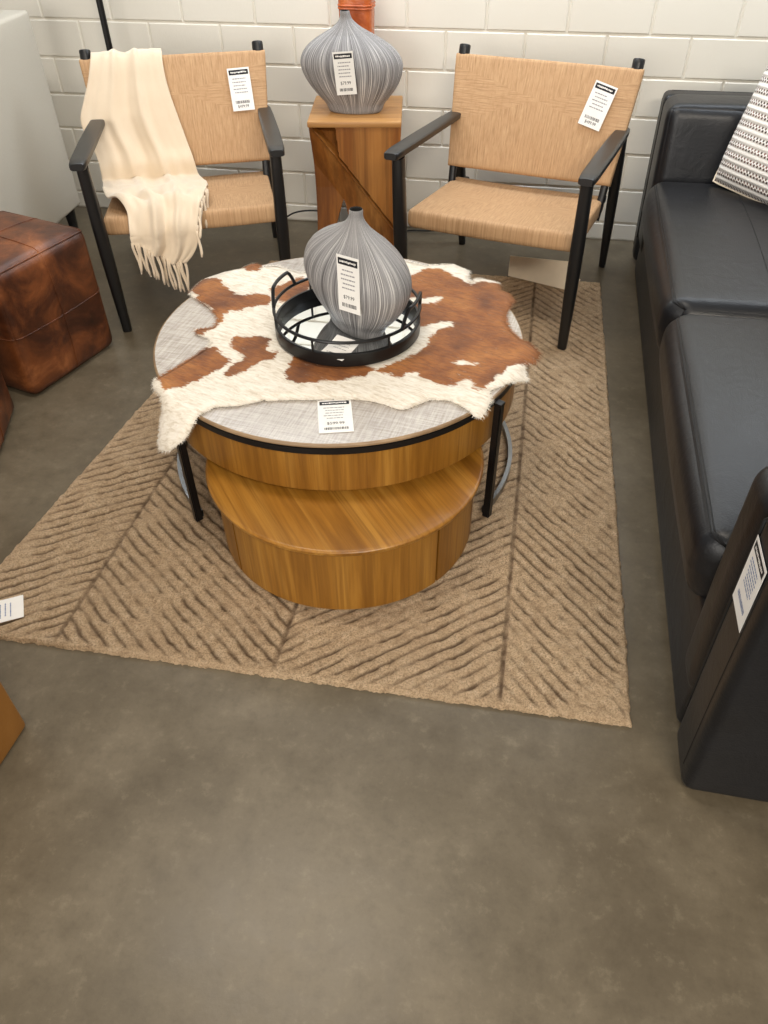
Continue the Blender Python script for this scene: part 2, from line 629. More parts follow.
def tag_mesh(w, h, price=None, lines=5, seed=1, header=True, bars=True, ink=1, price_above=False, bend=0.0):
    """a price card in its own plane: x right, y up (0 = top edge), z out"""
    rn = random.Random(seed)
    bm = bmesh.new()
    th = 0.0008
    # paper, slightly bent
    nx, ny = 4, 10

    def zb(y): return bend * (-y / h) ** 2

    gridf, gridb = [], []
    for j in range(ny + 1):
        y = -h * j / ny
        gridf.append([bm.verts.new((-w / 2 + w * i / nx, y, th + zb(y))) for i in range(nx + 1)])
        gridb.append([bm.verts.new((-w / 2 + w * i / nx, y, zb(y))) for i in range(nx + 1)])
    for j in range(ny):
        for i in range(nx):
            bm.faces.new((gridf[j][i], gridf[j + 1][i], gridf[j + 1][i + 1], gridf[j][i + 1]))
            bm.faces.new((gridb[j][i], gridb[j][i + 1], gridb[j + 1][i + 1], gridb[j + 1][i]))
    for i in range(nx):
        bm.faces.new((gridf[0][i], gridf[0][i + 1], gridb[0][i + 1], gridb[0][i]))
        bm.faces.new((gridf[ny][i + 1], gridf[ny][i], gridb[ny][i], gridb[ny][i + 1]))
    for j in range(ny):
        bm.faces.new((gridf[j][0], gridb[j][0], gridb[j + 1][0], gridf[j + 1][0]))
        bm.faces.new((gridf[j][nx], gridf[j + 1][nx], gridb[j + 1][nx], gridb[j][nx]))

    def rect(x0, x1, y0, y1, mi, lift=0.0003):
        k = max(1, int((y1 - y0) / (h / ny) + 1))
        for q in range(k):
            a = y0 + (y1 - y0) * q / k
            b = y0 + (y1 - y0) * (q + 1) / k
            vs = [bm.verts.new((x, y, th + zb(y) + lift)) for x, y in ((x0, a), (x1, a), (x1, b), (x0, b))]
            f = bm.faces.new(vs)
            f.material_index = mi

    if header:
        hh = 0.115 * h
        rect(-w * .44, w * .44, -h * .045 - hh, -h * .045, 1)
        x = -w * .36
        while x < w * .34:
            g = rn.uniform(.03, .07) * w
            rect(x, min(x + g, w * .36), -h * .045 - hh * rn.uniform(.6, .72), -h * .045 - hh * rn.uniform(.3, .42), 0, 0.0006)
            x += g + w * .014
    y = -h * .25
    for i in range(lines):
        x = -w * rn.uniform(.25, .34)
        x1 = w * rn.uniform(.22, .34)
        while x < x1:
            g = rn.uniform(.04, .12) * w
            rect(x, min(x + g, x1), y - h * .012, y + h * .012, 2 if ink == 1 else 3)
            x += g + w * .02
        y -= h * .40 / max(lines, 1)
    yb = -h * (.885 if price_above else .80)
    yp = -h * (.76 if price_above else .93)
    if bars:
        x = -w * .33
        while x < w * .33:
            g = rn.choice((.012, .02, .03)) * w
            rect(x, x + g, yb - h * .03, yb + h * .04, 1 if ink == 1 else 3)
            x += g + rn.choice((.012, .02, .026)) * w
    if price:
        V, Fc = text_tris(price)
        xs = [v[0] for v in V]
        sc = 0.5 * w / (max(xs) - min(xs))
        vs = [bm.verts.new(((v[0] - min(xs)) * sc - w * .25, yp + v[1] * sc * 1.1, th + zb(yp) + 0.0004)) for v in V]
        for f in Fc:
            try:
                q = bm.faces.new([vs[i] for i in f])
                q.material_index = 1
            except ValueError:
                pass
    return bm


def put_tag(name, w, h, parent, M4, **kw):
    bm = tag_mesh(w, h, **kw)
    for v in bm.verts: v.co = M4 @ v.co
    me = bpy.data.meshes.new(name)
    bm.to_mesh(me)
    bm.free()
    return link_mesh(name, me, [MAT['paper'], MAT['ink'], MAT['grey_ink'], MAT['blue_ink']], parent, smooth=False)


def frame(o, x, y, z=None):
    """matrix with columns x, y (made orthonormal), z out, origin o"""
    x = Vector(x).normalized()
    y = Vector(y)
    y = (y - x * y.dot(x)).normalized()
    z = x.cross(y)
    m = Matrix.Identity(4)
    for i in range(3):
        m[i][0], m[i][1], m[i][2], m[i][3] = x[i], y[i], z[i], o[i]
    return m


# ------------------------------------------------------------------ setting
def build_room():
    bm = bmesh.new()
    box(bm, (0.3, -2.4, -0.05), (9.0, 7.2, 0.1))
    tag(obj('floor', bm, MAT['floor'], smooth=False), kind='structure')
    # block wall: real blocks with rounded edges over a recessed mortar plane
    bm = bmesh.new()
    bw, bh, z0 = 0.32512, 0.15018, 0.0813
    box(bm, (0.3, 0.106, 1.45), (9.0, 0.2, 2.9))
    r = 0
    z = z0 - bh
    row = -1
    while z < 2.75:
        za, zb = max(z, 0.0), z + bh
        off = 0.0 if (row % 2 == 1) else 0.5
        # course above z=.832 is row 5: joints at whole multiples of bw
        off = 0.0 if ((row - 5) % 2 == 0) else 0.5
        for k in range(-13, 15):
            x0 = (k + off) * bw
            g = 0.0028
            cx, cz = x0 + bw / 2, (za + zb) / 2
            sx, sz = bw - 2 * g, (zb - za) - 2 * g
            b = 0.005
            y0, y1 = 0.006, 0.0
            q = [(-1, -1), (1, -1), (1, 1), (-1, 1)]
            jy = rng.uniform(-0.0008, 0.0008)
            A = [bm.verts.new((cx + a * sx / 2, y0, cz + c * sz / 2)) for a, c in q]
            B = [bm.verts.new((cx + a * (sx / 2 - b), y1 + jy, cz + c * (sz / 2 - b))) for a, c in q]
            bm.faces.new(B)
            for i in range(4):
                j = (i + 1) % 4
                bm.faces.new((A[i], A[j], B[j], B[i]))
        z += bh
        row += 1
    tag(obj('wall_back', bm, MAT['wall'], smooth=False), kind='structure')


# ------------------------------------------------------------------ rug
RUG_Z = 0.014


def build_rug():
    # corners measured on the floor; the left side runs a little askew
    NL, NR, FRc, FL = np.array([-0.762, -2.648]), np.array([0.923, -2.637]), np.array([0.918, -0.470]), np.array([-0.540, -0.480])
    nx, ny = 420, 540
    a = np.linspace(0, 1, nx + 1)[None, :]
    b = np.linspace(0, 1, ny + 1)[:, None]
    X = (NL[0] * (1 - a) + NR[0] * a) * (1 - b) + (FL[0] * (1 - a) + FRc[0] * a) * b
    Y = (NL[1] * (1 - a) + NR[1] * a) * (1 - b) + (FL[1] * (1 - a) + FRc[1] * a) * b
    # carved spines
    sp = [-0.462 + 0.038 * (Y + 2.616), 0.092 + 0.02 * (Y + 2.62), 0.628 + 0.0066 * (Y + 2.624)]
    nz = rng.normal(size=(ny + 1, nx + 1))

    def blur(A, k):
        for _ in range(k):
            A = (A + np.roll(A, 1, 0) + np.roll(A, -1, 0) + np.roll(A, 1, 1) + np.roll(A, -1, 1)) / 5
        return A / A.std()
    n_s, n_m, n_l = blur(nz, 1), blur(rng.normal(size=nz.shape), 6), blur(rng.normal(size=nz.shape), 60)
    band = (X > sp[0]).astype(int) + (X > sp[1]) + (X > sp[2])
    d_sp = np.min([np.abs(X - s) for s in sp], axis=0)
    slope = np.choose(band, [math.tan(R(34)), -math.tan(R(39)), math.tan(R(39)), -math.tan(R(48))])
    ang = np.arctan(slope)
    s = (Y - slope * X) * np.cos(ang) + 0.0011 * n_m + 0.0020 * n_l
    per = 0.031
    fr = np.abs((s / per) % 1 - 0.5) * per           # distance from groove centre line
    n_line = np.cos(np.floor(s / 0.031) * 12.9898) * 0.5
    strength = np.clip(0.74 + 0.3 * n_l + 0.12 * n_m + 0.4 * n_line, 0.12, 1.0)
    gr = (1 - smoothstep(0.0018, 0.0062, fr)) * strength
    gs = (1 - smoothstep(0.003, 0.008, d_sp)) * np.clip(0.8 + .15 * n_m, 0, 1)
    ed = np.minimum(np.minimum(a, 1 - a) * 1.6, np.minimum(b, 1 - b) * 2.17)
    plain_e = smoothstep(0.004, 0.03, ed)
    G = np.maximum(gr * plain_e, gs * plain_e)
    Zt = RUG_Z + 0.0009 * n_s + 0.0004 * n_m - 0.0055 * G
    Zt = np.minimum(Zt, RUG_Z + .0016)
    rnd = np.sqrt(np.clip(1 - (1 - np.clip(ed / 0.010, 0, 1)) ** 2, 0, 1))
    Zt = 0.001 + (Zt - 0.001) * rnd
    X = X + 0.0014 * n_m * (ed < 0.006)
    Y = Y + 0.0014 * n_s * (ed < 0.006)
    c0 = np.array([0.08, -1.56])
    V = np.stack([X - c0[0], Y - c0[1], Zt], -1).reshape(-1, 3)
    ii = np.arange((ny + 1) * (nx + 1)).reshape(ny + 1, nx + 1)
    Fq = np.stack([ii[:-1, :-1], ii[:-1, 1:], ii[1:, 1:], ii[1:, :-1]], -1).reshape(-1, 4)
    me = np_mesh('area_rug', V, Fq)
    at = me.attributes.new('groove', 'FLOAT', 'POINT')
    at.data.foreach_set('value', np.clip(G * 0.9 + 0.18 * np.clip(n_m, 0, 2) * 0.4, 0, 1).astype(np.float32).reshape(-1))
    o = link_mesh('area_rug', me, MAT['rug'], loc=(c0[0], c0[1], 0), angle=180)
    # underside so the rug is a solid slab
    tag(o, 'large beige wool rug with carved chevron grooves under the round coffee table', 'rug')


# ------------------------------------------------------------------ round coffee tables
TC = np.array([0.0833, -1.7600])
TR, TZ = 0.518, 0.42


def build_tables():
    t = thing('coffee_table', 'large round coffee table with whitewashed top, oak drum and black metal legs', 'table', (TC[0], TC[1], 0))
    bm = bmesh.new()
    lathe(bm, [(0, .4075), (TR - .012, .4075), (TR - .003, .409), (TR, .412), (TR, .4165), (TR - .002, .419), (TR - .006, .42)], 128, mi=1)
    lathe(bm, [(TR - .006, .42), (0, .42)], 128, mi=0)
    obj('tabletop', bm, [MAT['linen'], MAT['oak_edge']], t)
    bm = bmesh.new()
    lathe(bm, [(.49, .388), (.513, .388), (.516, .390), (.516, .406), (.513, .4075), (.49, .4075), (.49, .388)], 128)
    obj('metal_band', bm, MAT['blackmetal'], t)
    bm = bmesh.new()
    lathe(bm, [(0, .262), (.496, .262), (.503, .266), (.505, .272), (.505, .388), (0, .388)], 128)
    obj('drum', bm, MAT['oak'], t)
    for ang in (229.2, 332.0, 52.0, 150.0):
        a = R(ang)
        bm = bmesh.new()
        c, s = math.cos(a), math.sin(a)
        ro = .530
        rings = []
        for z in (RUG_Z + .0018, RUG_Z + .004, .395, .405):
            k = .0105
            ring = []
            for dr, dt in ((-1, -1), (1, -1), (1, 1), (-1, 1)):
                ring.append((c * (ro + dr * k) - s * dt * k, s * (ro + dr * k) + c * dt * k, z))
            rings.append(ring)
        loft(bm, rings)
        bmesh.ops.bevel(bm, geom=[e for e in bm.edges if abs(e.verts[0].co.z - e.verts[1].co.z) > .1], offset=.003, segments=2, affect='EDGES')
        obj('leg', bm, MAT['blackmetal'], t)
    # flat hoop near the floor joining the legs round the back
    bm = bmesh.new()
    a0, a1 = R(332 - 360), R(229.2)
    lathe(bm, [(.512, RUG_Z + .002), (.524, RUG_Z + .002), (.524, RUG_Z + .026), (.512, RUG_Z + .026), (.512, RUG_Z + .002)], 96, a0=a0, a1=a1)
    obj('floor_hoop', bm, MAT['steel'], t)['label'] = 'shiny steel hoop'

    c2 = np.array([.160, -2.080])
    t = thing('nesting_table', 'small round honey oak drum table tucked under the bigger coffee table', 'table', (c2[0], c2[1], 0))
    bm = bmesh.new()
    lathe(bm, [(0, .2265), (.358, .2265), (.366, .229), (.369, .233), (.369, .241), (.366, .2445), (.361, .2455), (0, .2455)], 128)
    obj('tabletop', bm, MAT['oak_top'], t)
    bm = bmesh.new()
    zb = RUG_Z + .0017
    lathe(bm, [(0, zb), (.333, zb), (.336, zb + .003), (.336, .226), (0, .226)], 128)
    obj('drum', bm, MAT['oak'], t)
    # curved panels of the drum with a dark gap between them
    def ang(px, py, z):
        p = on_z(px, py, z)
        return math.degrees(math.atan2(p[1] - c2[1], p[0] - c2[0]))
    aL, aR = 227.5, 323.0
    g = .6
    for nm, b0, b1 in (('front_panel', aL + g, aR - g), ('side_panel', aR + g - 360, aL - g)):
        bm = bmesh.new()
        n = 64 if nm == 'front_panel' else 128
        r0, r1 = .334, .350
        lathe(bm, [(r0, zb + .001), (r1 - .002, zb + .001), (r1, zb + .003), (r1, .224), (r1 - .002, .2262), (r0, .2262), (r0, zb + .001)], n, a0=R(b0), a1=R(b1))
        es = [e for e in bm.edges if e.is_boundary]
        bmesh.ops.holes_fill(bm, edges=es, sides=0)
        obj(nm, bm, MAT['oak'], t)


# ------------------------------------------------------------------ cowhide
OUT_PX = [(241, 269), (252, 263.6), (260, 267), (277, 266), (300, 273), (330, 268), (380, 261), (405, 261), (425, 266), (440.6, 265), (450, 264), (468.8, 266), (469.8, 271),
          (467.7, 277.5), (471, 283), (483, 278.5), (491.7, 280.6), (499, 282.7), (500, 290), (508, 293), (514.6, 300.4), (510, 306.7), (506, 313), (506, 321), (510, 329.6), (521, 340), (533, 346),
          (540, 354), (535, 363), (525, 366), (525, 373), (528, 380.6), (512.5, 381.7), (500, 386), (489.6, 390), (490.6, 400), (487.5, 408.8), (481, 418), (474, 416), (468.8, 409.8), (460, 404.6),
          (450, 400), (431, 399), (418.8, 403.5), (408, 407.7), (400, 409), (385, 404), (369.6, 400), (353.6, 398.6), (316, 399), (289.5, 399), (262, 400), (236.7, 405.4), (215, 406.5), (200, 414),
          (192.6, 424.7), (187, 435.5), (178.7, 444), (168, 451.6), (159, 449.5), (158, 440), (160.4, 422.6), (162.5, 405.4), (160.4, 394.7), (153, 388), (153, 382), (159, 377.5),
          (183, 363.5), (204.4, 349.6), (211, 343), (208.7, 337.7), (198, 334.5), (194.8, 330), (202, 329), (213, 328), (218.4, 319.5), (215, 313), (206.6, 305.5), (198, 299), (191.6, 296),
          (190.5, 291.6), (202, 280), (226, 272)]
BROWN_PX = [
    [(190, 292), (202, 280), (213, 279), (222, 283), (231, 292), (243, 296), (255, 294), (268, 296), (271, 301), (268, 306), (256, 307), (247, 308), (242, 312), (232, 311), (225, 315), (222, 321),
     (214, 329), (200, 336), (192, 331), (202, 328), (214, 327), (217, 319), (211, 309), (200, 302)],
    [(239, 269), (250, 262), (261, 266), (259, 272.5), (247, 271.5)],
    [(156, 377), (165, 391), (178, 389), (197, 382), (214, 373), (225, 367), (231, 362), (225, 358), (219, 352), (215, 347), (204, 348), (183, 362)],
    [(231, 340), (240, 338), (258, 337.5), (271, 339), (270, 344), (266, 350), (277, 354), (273, 361), (262, 362), (252, 369), (238, 376), (226, 378), (224, 374), (232, 366), (243, 360), (240, 354), (232, 348)],
    [(290, 365), (284, 374), (288, 381), (300, 385), (315, 383), (340, 381), (365, 377), (374, 371), (350, 356), (310, 345), (296, 352)],
    [(270, 290), (284, 284), (300, 278), (312, 284), (306, 300), (290, 305), (276, 301)],
    [(378, 372), (390, 375), (400, 379), (408, 373), (416.7, 373), (423, 379.6), (439.6, 385.8), (454, 387), (467.7, 379.6), (474, 384), (473, 389), (483, 391), (489.6, 383.8), (504, 373), (508, 367),
     (525, 365), (545, 362), (546, 350), (525, 339), (514, 327.5), (510, 317), (520, 300), (506, 284), (491.7, 283.7), (471, 285), (456, 277.5), (441.7, 269), (427, 269), (410, 276.5), (398, 285),
     (395, 300), (400, 318), (404, 330), (402, 350), (392, 362)],
]
WHITE_PX = [[(400, 299), (424, 299), (443.7, 298), (435, 304.6), (423, 305), (400, 306)],
            [(396, 331), (424, 327.5), (435, 324), (450, 322.5), (456, 327), (439.6, 330.6), (429, 339), (427, 347), (412.5, 355.6), (400, 361), (380, 369), (372, 360)],
            [(451, 363.5), (462.5, 361), (477, 364.6), (462.5, 367)]]


def drape(th, rho):
    """point of the hide lying on the table: past the rim it bends down"""
    th = np.asarray(th, float)
    rho = np.asarray(rho, float)
    left = np.exp(-((np.mod(th - R(216) + math.pi, 2 * math.pi) - math.pi) / R(26)) ** 2)
    bend = R(24) + (R(66) - R(24)) * left                # how steeply it hangs
    over = np.clip(rho - (TR - .006), 0, None)
    rb = .045
    arc = np.minimum(over, rb * bend)
    rest = np.clip(over - rb * bend, 0, None)
    f = arc / rb
    rr = np.minimum(rho, TR - .006) + rb * np.sin(f) + rest * np.cos(bend)
    zz = TZ + .0045 - rb * (1 - np.cos(f)) - rest * np.sin(bend)
    return TC[0] + rr * np.cos(th), TC[1] + rr * np.sin(th), zz


def px_to_flat(pts):
    out = []
    for u, v in pts:
        p = on_z(u, v, TZ + .005)
        d = p[:2] - TC
        th, rho = math.atan2(d[1], d[0]), math.hypot(*d)
        if rho > TR - .01:
            for _ in range(30):
                e = proj(drape(th, rho)) - np.array([u, v])
                J = np.stack([(proj(drape(th + 1e-4, rho)) - np.array([u, v]) - e) / 1e-4, (proj(drape(th, rho + 1e-4)) - np.array([u, v]) - e) / 1e-4], 1)
                try:
                    st = np.linalg.lstsq(J, -e, rcond=1e-3)[0]
                except Exception:
                    break
                th += float(np.clip(st[0], -.05, .05))
                rho = float(np.clip(rho + np.clip(st[1], -.03, .03), TR - .02, TR + .16))
        out.append((rho * math.cos(th), rho * math.sin(th)))
    return np.array(out)


def poly_sd(P, X, Y):
    """signed distance to polygon, positive inside"""
    d = np.full(X.shape, 1e9)
    ins = np.zeros(X.shape, bool)
    n = len(P)
    for i in range(n):
        x0, y0 = P[i]
        x1, y1 = P[(i + 1) % n]
        ex, ey = x1 - x0, y1 - y0
        t = np.clip(((X - x0) * ex + (Y - y0) * ey) / (ex * ex + ey * ey + 1e-12), 0, 1)
        d = np.minimum(d, np.hypot(X - x0 - t * ex, Y - y0 - t * ey))
        c = ((y0 > Y) != (y1 > Y)) & (X < (x1 - x0) * (Y - y0) / (y1 - y0 + 1e-12) + x0)
        ins ^= c
    return np.where(ins, d, -d)


def build_hide():
    t = thing('cowhide', 'brown and white cowhide draped over the round coffee table', 'cowhide', (TC[0], TC[1], TZ + .002))
    P = px_to_flat(OUT_PX)
    st = .0055
    x = np.arange(P[:, 0].min() - .02, P[:, 0].max() + .02, st)
    y = np.arange(P[:, 1].min() - .02, P[:, 1].max() + .02, st)
    X, Y = np.meshgrid(x, y)
    n1 = np.vectorize(lambda a, b: pnoise(Vector((a * 45, b * 45, 0))))(X, Y)
    n2 = np.vectorize(lambda a, b: pnoise(Vector((a * 9, b * 9, 4))))(X, Y)
    sd = poly_sd(P, X, Y) + .0022 * n1
    B = np.full(X.shape, -1.0)
    for q in BROWN_PX: B = np.maximum(B, poly_sd(px_to_flat(q), X, Y))
    for q in WHITE_PX: B = np.minimum(B, -poly_sd(px_to_flat(q), X, Y))
    B = B + .006 * n1 + .002 * n2
    patch = smoothstep(-.016, .016, B)
    # pull the border vertices onto the outline
    gy, gx = np.gradient(sd, st)
    near = (sd < 0) & (sd > -st * 1.6)
    X = np.where(near, X - gx * sd, X)
    Y = np.where(near, Y - gy * sd, Y)
    keep = sd > -st * 1.45
    th, rho = np.arctan2(Y, X), np.hypot(X, Y)
    W = np.stack(drape(th, rho), -1)
    edge = smoothstep(0, .02, np.clip(sd, 0, 1))
    lift = .0035 * edge + .0012 * n1 * edge + .004 * np.clip(n2, 0, 1) * edge
    # the flap at the right side curls up at its tip
    W[..., 2] += lift
    idx = -np.ones(X.shape, int)
    q = keep[:-1, :-1] & keep[:-1, 1:] & keep[1:, 1:] & keep[1:, :-1] & ((sd[:-1, :-1] > 0) | (sd[1:, 1:] > 0) | (sd[1:, :-1] > 0) | (sd[:-1, 1:] > 0))
    use = np.zeros(X.shape, bool)
    use[:-1, :-1] |= q; use[:-1, 1:] |= q; use[1:, 1:] |= q; use[1:, :-1] |= q
    idx[use] = np.arange(use.sum())
    V = W[use] - np.array([TC[0], TC[1], TZ + .002])
    Fq = np.stack([idx[:-1, :-1][q], idx[:-1, 1:][q], idx[1:, 1:][q], idx[1:, :-1][q]], -1)
    me = np_mesh('hide', V, Fq)
    at = me.attributes.new('patch', 'FLOAT', 'POINT')
    at.data.foreach_set('value', patch[use].astype(np.float32))
    o = link_mesh('hide', me, MAT['hide'], t, angle=180)
    so = o.modifiers.new('thickness', 'SOLIDIFY')
    so.thickness = .003
    so.offset = -1
    # fringe of hair along the border
    vs, fs, pv = [], [], []
    n = len(P)
    cxy = np.array([TC[0], TC[1], TZ + .002])
    for i in range(n):
        a, b = P[i], P[(i + 1) % n]
        L = np.linalg.norm(b - a)
        tdir = (b - a) / (L + 1e-9)
        nrm = np.array([-tdir[1], tdir[0]])
        if poly_sd(P, np.array([(a + b)[0] / 2 + nrm[0] * .004]), np.array([(a + b)[1] / 2 + nrm[1] * .004]))[0] > 0: nrm = -nrm
        for k in range(int(L / .0013)):
            s = rng.uniform()
            p = a + (b - a) * s - nrm * .006
            ln = rng.uniform(.005, .015)
            dr = nrm + tdir * rng.uniform(-.6, .6)
            dr /= np.linalg.norm(dr)
            tip = p + dr * (ln + .006)
            sd_ = np.array([-dr[1], dr[0]]) * .0011
            tri = []
            for c_, zz in ((p - sd_, .003), (p + sd_, .003), (tip, .001)):
                w = np.array(drape(math.atan2(c_[1], c_[0]), math.hypot(*c_)))
                w[2] += zz
                tri.append(w - cxy)
            o0 = len(vs)
            vs += tri
            fs.append((o0, o0 + 1, o0 + 2))
            gi, gj = int(np.clip((p[1] - y[0]) / st, 0, len(y) - 1)), int(np.clip((p[0] - x[0]) / st, 0, len(x) - 1))
            pv += [patch[gi, gj]] * 3
    me = np_mesh('hair_fringe', vs, fs)
    at = me.attributes.new('patch', 'FLOAT', 'POINT')
    at.data.foreach_set('value', np.array(pv, np.float32))
    tag(link_mesh('hair_fringe', me, MAT['hide'], t, angle=180), kind='stuff')


# ------------------------------------------------------------------ tray
TRAY = np.array([0.107, -1.756])
TRAY_Z = TZ + .0135


def build_tray():
    t = thing('serving_tray', 'round mirrored tray with black metal rail on the cowhide', 'tray', (TRAY[0], TRAY[1], TRAY_Z))
    r = .203
    bm = bmesh.new()
    lathe(bm, [(0, 0), (r - .002, 0), (r, .002), (r, .036), (r - .002, .038), (r - .008, .038), (r - .009, .036), (r - .009, .006), (0, .006)], 96)
    obj('rim', bm, MAT['blackmetal'], t)
    bm = bmesh.new()
    lathe(bm, [(0, .0062), (r - .0095, .0062), (r - .0095, .0085), (0, .0085)], 96)
    obj('mirror_plate', bm, MAT['mirror'], t)
    bm = bmesh.new()
    tube(bm, [((r - .002) * math.cos(2 * math.pi * k / 72), (r - .002) * math.sin(2 * math.pi * k / 72), .071) for k in range(72)], .0045, 8, closed=True)
    obj('rail', bm, MAT['blackmetal'], t)
    for k in range(6):
        a = 2 * math.pi * (k + .25) / 6
        bm = bmesh.new()
        tube(bm, [((r - .003) * math.cos(a), (r - .003) * math.sin(a), z) for z in (.034, .071)], .0035, 8)
        obj('rail_post', bm, MAT['blackmetal'], t)
    for a0 in (R(172), R(-10)):
        bm = bmesh.new()
        pts = []
        for k in range(17):
            u = k / 16
            a = a0 + R(22) * (2 * u - 1)
            h = .071 + .046 * min(1, 2.0 * math.sin(math.pi * u)) ** .8
            pts.append(((r - .002) * math.cos(a), (r - .002) * math.sin(a), h))
        tube(bm, pts, .005, 8)
        obj('handle', bm, MAT['blackmetal'], t)


# ------------------------------------------------------------------ vases
V_PROF = [(.098, 0), (.104, .004), (.118, .030), (.150, .066), (.180, .106), (.198, .146), (.2025, .172), (.196, .200), (.176, .228), (.140, .256), (.095, .281), (.055, .302), (.034, .318), (.024, .330), (.0195, .342), (.0185, .352), (.0165, .356)]


def spline(pts, n):
    P = np.array(pts)
    t = np.zeros(len(P))
    t[1:] = np.cumsum(np.hypot(*np.diff(P, axis=0).T))
    T = np.linspace(0, t[-1], n)
    out = []
    for k in range(2):
        m = np.gradient(P[:, k], t)
        i = np.clip(np.searchsorted(t, T, side='right') - 1, 0, len(t) - 2)
        h = t[i + 1] - t[i]
        s = (T - t[i]) / h
        out.append((2 * s**3 - 3 * s**2 + 1) * P[i, k] + (s**3 - 2 * s**2 + s) * h * m[i] + (-2 * s**3 + 3 * s**2) * P[i + 1, k] + (s**3 - s**2) * h * m[i + 1])
    return np.stack(out, -1)


def vase_point(r, z, th, flat, lean, kz=1.0):
    k = z / .356
    dep = flat + (1 - flat) * max(0, (k - .78) / .22) ** 1.5 if k > .78 else flat
    return (r * math.cos(th) + lean * max(0, k) ** 1.6, r * dep * math.sin(th), z * kz)


def build_vase(label, loc, rz, flat, lean, kz, tag_th, tag_z, tag_roll, seed, tag_in=0.0, tag_w=.08):
    t = thing('vase', label, 'vase', loc, rz, 'grey combed ceramic vases')
    prof = spline(V_PROF, 90)
    n = 240
    vs, fs, att = [], [], []
    m = len(prof)
    for k in range(n):
        th = 2 * math.pi * k / n
        for r, z in prof:
            g = 1 + .006 * pnoise(Vector((math.cos(th) * 18, math.sin(th) * 18, z * 2.2)))
            vs.append(vase_point(r * g, z, th, flat, lean, kz))
            att += [th, z, 0]
    for k in range(n):
        for i in range(m - 1):
            a, b = k * m, ((k + 1) % n) * m
            fs.append((a + i, b + i, b + i + 1, a + i + 1))
    fs.append([k * m for k in range(n)][::-1])
    me = np_mesh('body', vs, fs)
    at = me.attributes.new('rib', 'FLOAT_VECTOR', 'POINT')
    at.data.foreach_set('vector', np.array(att, np.float32))
    link_mesh('body', me, MAT['vase'], t, angle=60)
    bm = bmesh.new()
    z = .356 * kz
    lathe(bm, [(.0165, z), (.0140, z - .002), (.0120, z - .03), (0, z - .05)], 32)
    for v in bm.verts: v.co.x += lean
    obj('mouth', bm, MAT['dark'], t)['label'] = 'dark open mouth'
    # price tag hanging flat against the belly
    a, b = .2025, .2025 * flat
    p = Vector((a * math.cos(tag_th), b * math.sin(tag_th), 0))
    nrm = Vector((p.x / a ** 2, p.y / b ** 2, 0)).normalized()
    bel = Vector((lean * (.172 / .356) ** 1.6, 0, 0))
    M4 = frame(p + bel + nrm * .006 + Vector((0, 0, tag_z)), Vector((-nrm.y, nrm.x, 0)), (nrm.x * tag_in, nrm.y * tag_in, 1)) @ Matrix.Rotation(tag_roll, 4, 'Z')
    put_tag('price_tag', tag_w, .148, t, M4, price='$79.99', price_above=True, lines=5, seed=seed)['label'] = 'white price tag with black heading'


# ------------------------------------------------------------------ pedestal
def build_pedestal():
    c = (-.165, -.268)
    t = thing('pedestal_table', 'chunky carved wooden block pedestal against the wall between the two chairs', 'table', (*c, 0), R(8.2))
    hw, H = .187, .597
    bm = bmesh.new()
    box(bm, (0, 0, H - .011), (2 * hw, 2 * hw, .022), .004, 2)
    obj('top_slab', bm, MAT['acacia_top'], t)
    # carved body: front and back faces are cut into two crossing wedges over an arch
    nx, nz = 120, 160
    hb = hw - .0005
    Ht = H - .022

    def depth(x, z):
        """how far the face is cut back at x (-1..1), z (0..1 from floor up)"""
        ridge = -.97 + (1.0 - z) * 2.5                # ridge from upper left to lower middle
        s = x - ridge
        if s < 0:                                      # rounded foot to the left of the ridge
            return .030 + .050 * min(1, -s * 1.4) * max(0, 1 - max(0, .55 - z) * 1.1)
        edge = -.42 + .22 * (1 - z) + max(0, .62 - z) * 1.1
        if s < .10: return .030 + .02 * (s / .10) - .03 * math.sin(math.pi * s / .10)
        if x < edge: return .05 + .055 * min(1, (s - .10) * 2.2)
        lowcut = max(0, (.50 - .30 * x) - z)
        return .012 + .10 * min(1, lowcut * 1.7) * max(0, 1 - (s - .06) * .2)

    def inside(x, z):                                  # arch notch between the two feet
        return not (z < .46 and abs(x + .34 + .12 * (.46 - z)) < .36 * (1 - z / .46) ** .8)

    fr, bk = {}, {}
    for j in range(nz + 1):
        for i in range(nx + 1):
            x, z = -1 + 2 * i / nx, j / nz
            w = hb * (1 - .05 * math.sin(math.pi * z))
            d = depth(x, z)
            fr[i, j] = (x * w, -hb + d, z * Ht)
            bk[i, j] = (x * w, hb - depth(-x, z), z * Ht)
    bm = bmesh.new()
    cell = {(i, j): inside(-1 + 2 * (i + .5) / nx, (j + .5) / nz) for i in range(nx) for j in range(nz)}
    vf, vb = {}, {}

    def V(dct, src, k):
        if k not in dct: dct[k] = bm.verts.new(src[k])
        return dct[k]
    for (i, j), ok in cell.items():
        if not ok: continue
        K = [(i, j), (i + 1, j), (i + 1, j + 1), (i, j + 1)]
        bm.faces.new([V(vf, fr, k) for k in K])
        bm.faces.new([V(vb, bk, k) for k in reversed(K)])
        for (di, dj), (a, b) in (((-1, 0), (3, 0)), ((1, 0), (1, 2)), ((0, -1), (0, 1)), ((0, 1), (2, 3))):
            if not cell.get((i + di, j + dj), False):
                bm.faces.new([V(vf, fr, K[b]), V(vf, fr, K[a]), V(vb, bk, K[a]), V(vb, bk, K[b])])
    obj('carved_body', bm, MAT['acacia'], t, angle=35)


# ------------------------------------------------------------------ lounge chairs
BP0, BP1 = np.array([.115, .385]), np.array([.275, .835])      # back post (v, z) bottom and top
SEAT = [(-.350, .402), (.165, .345)]                            # seat mid-plane front/back (v, z)


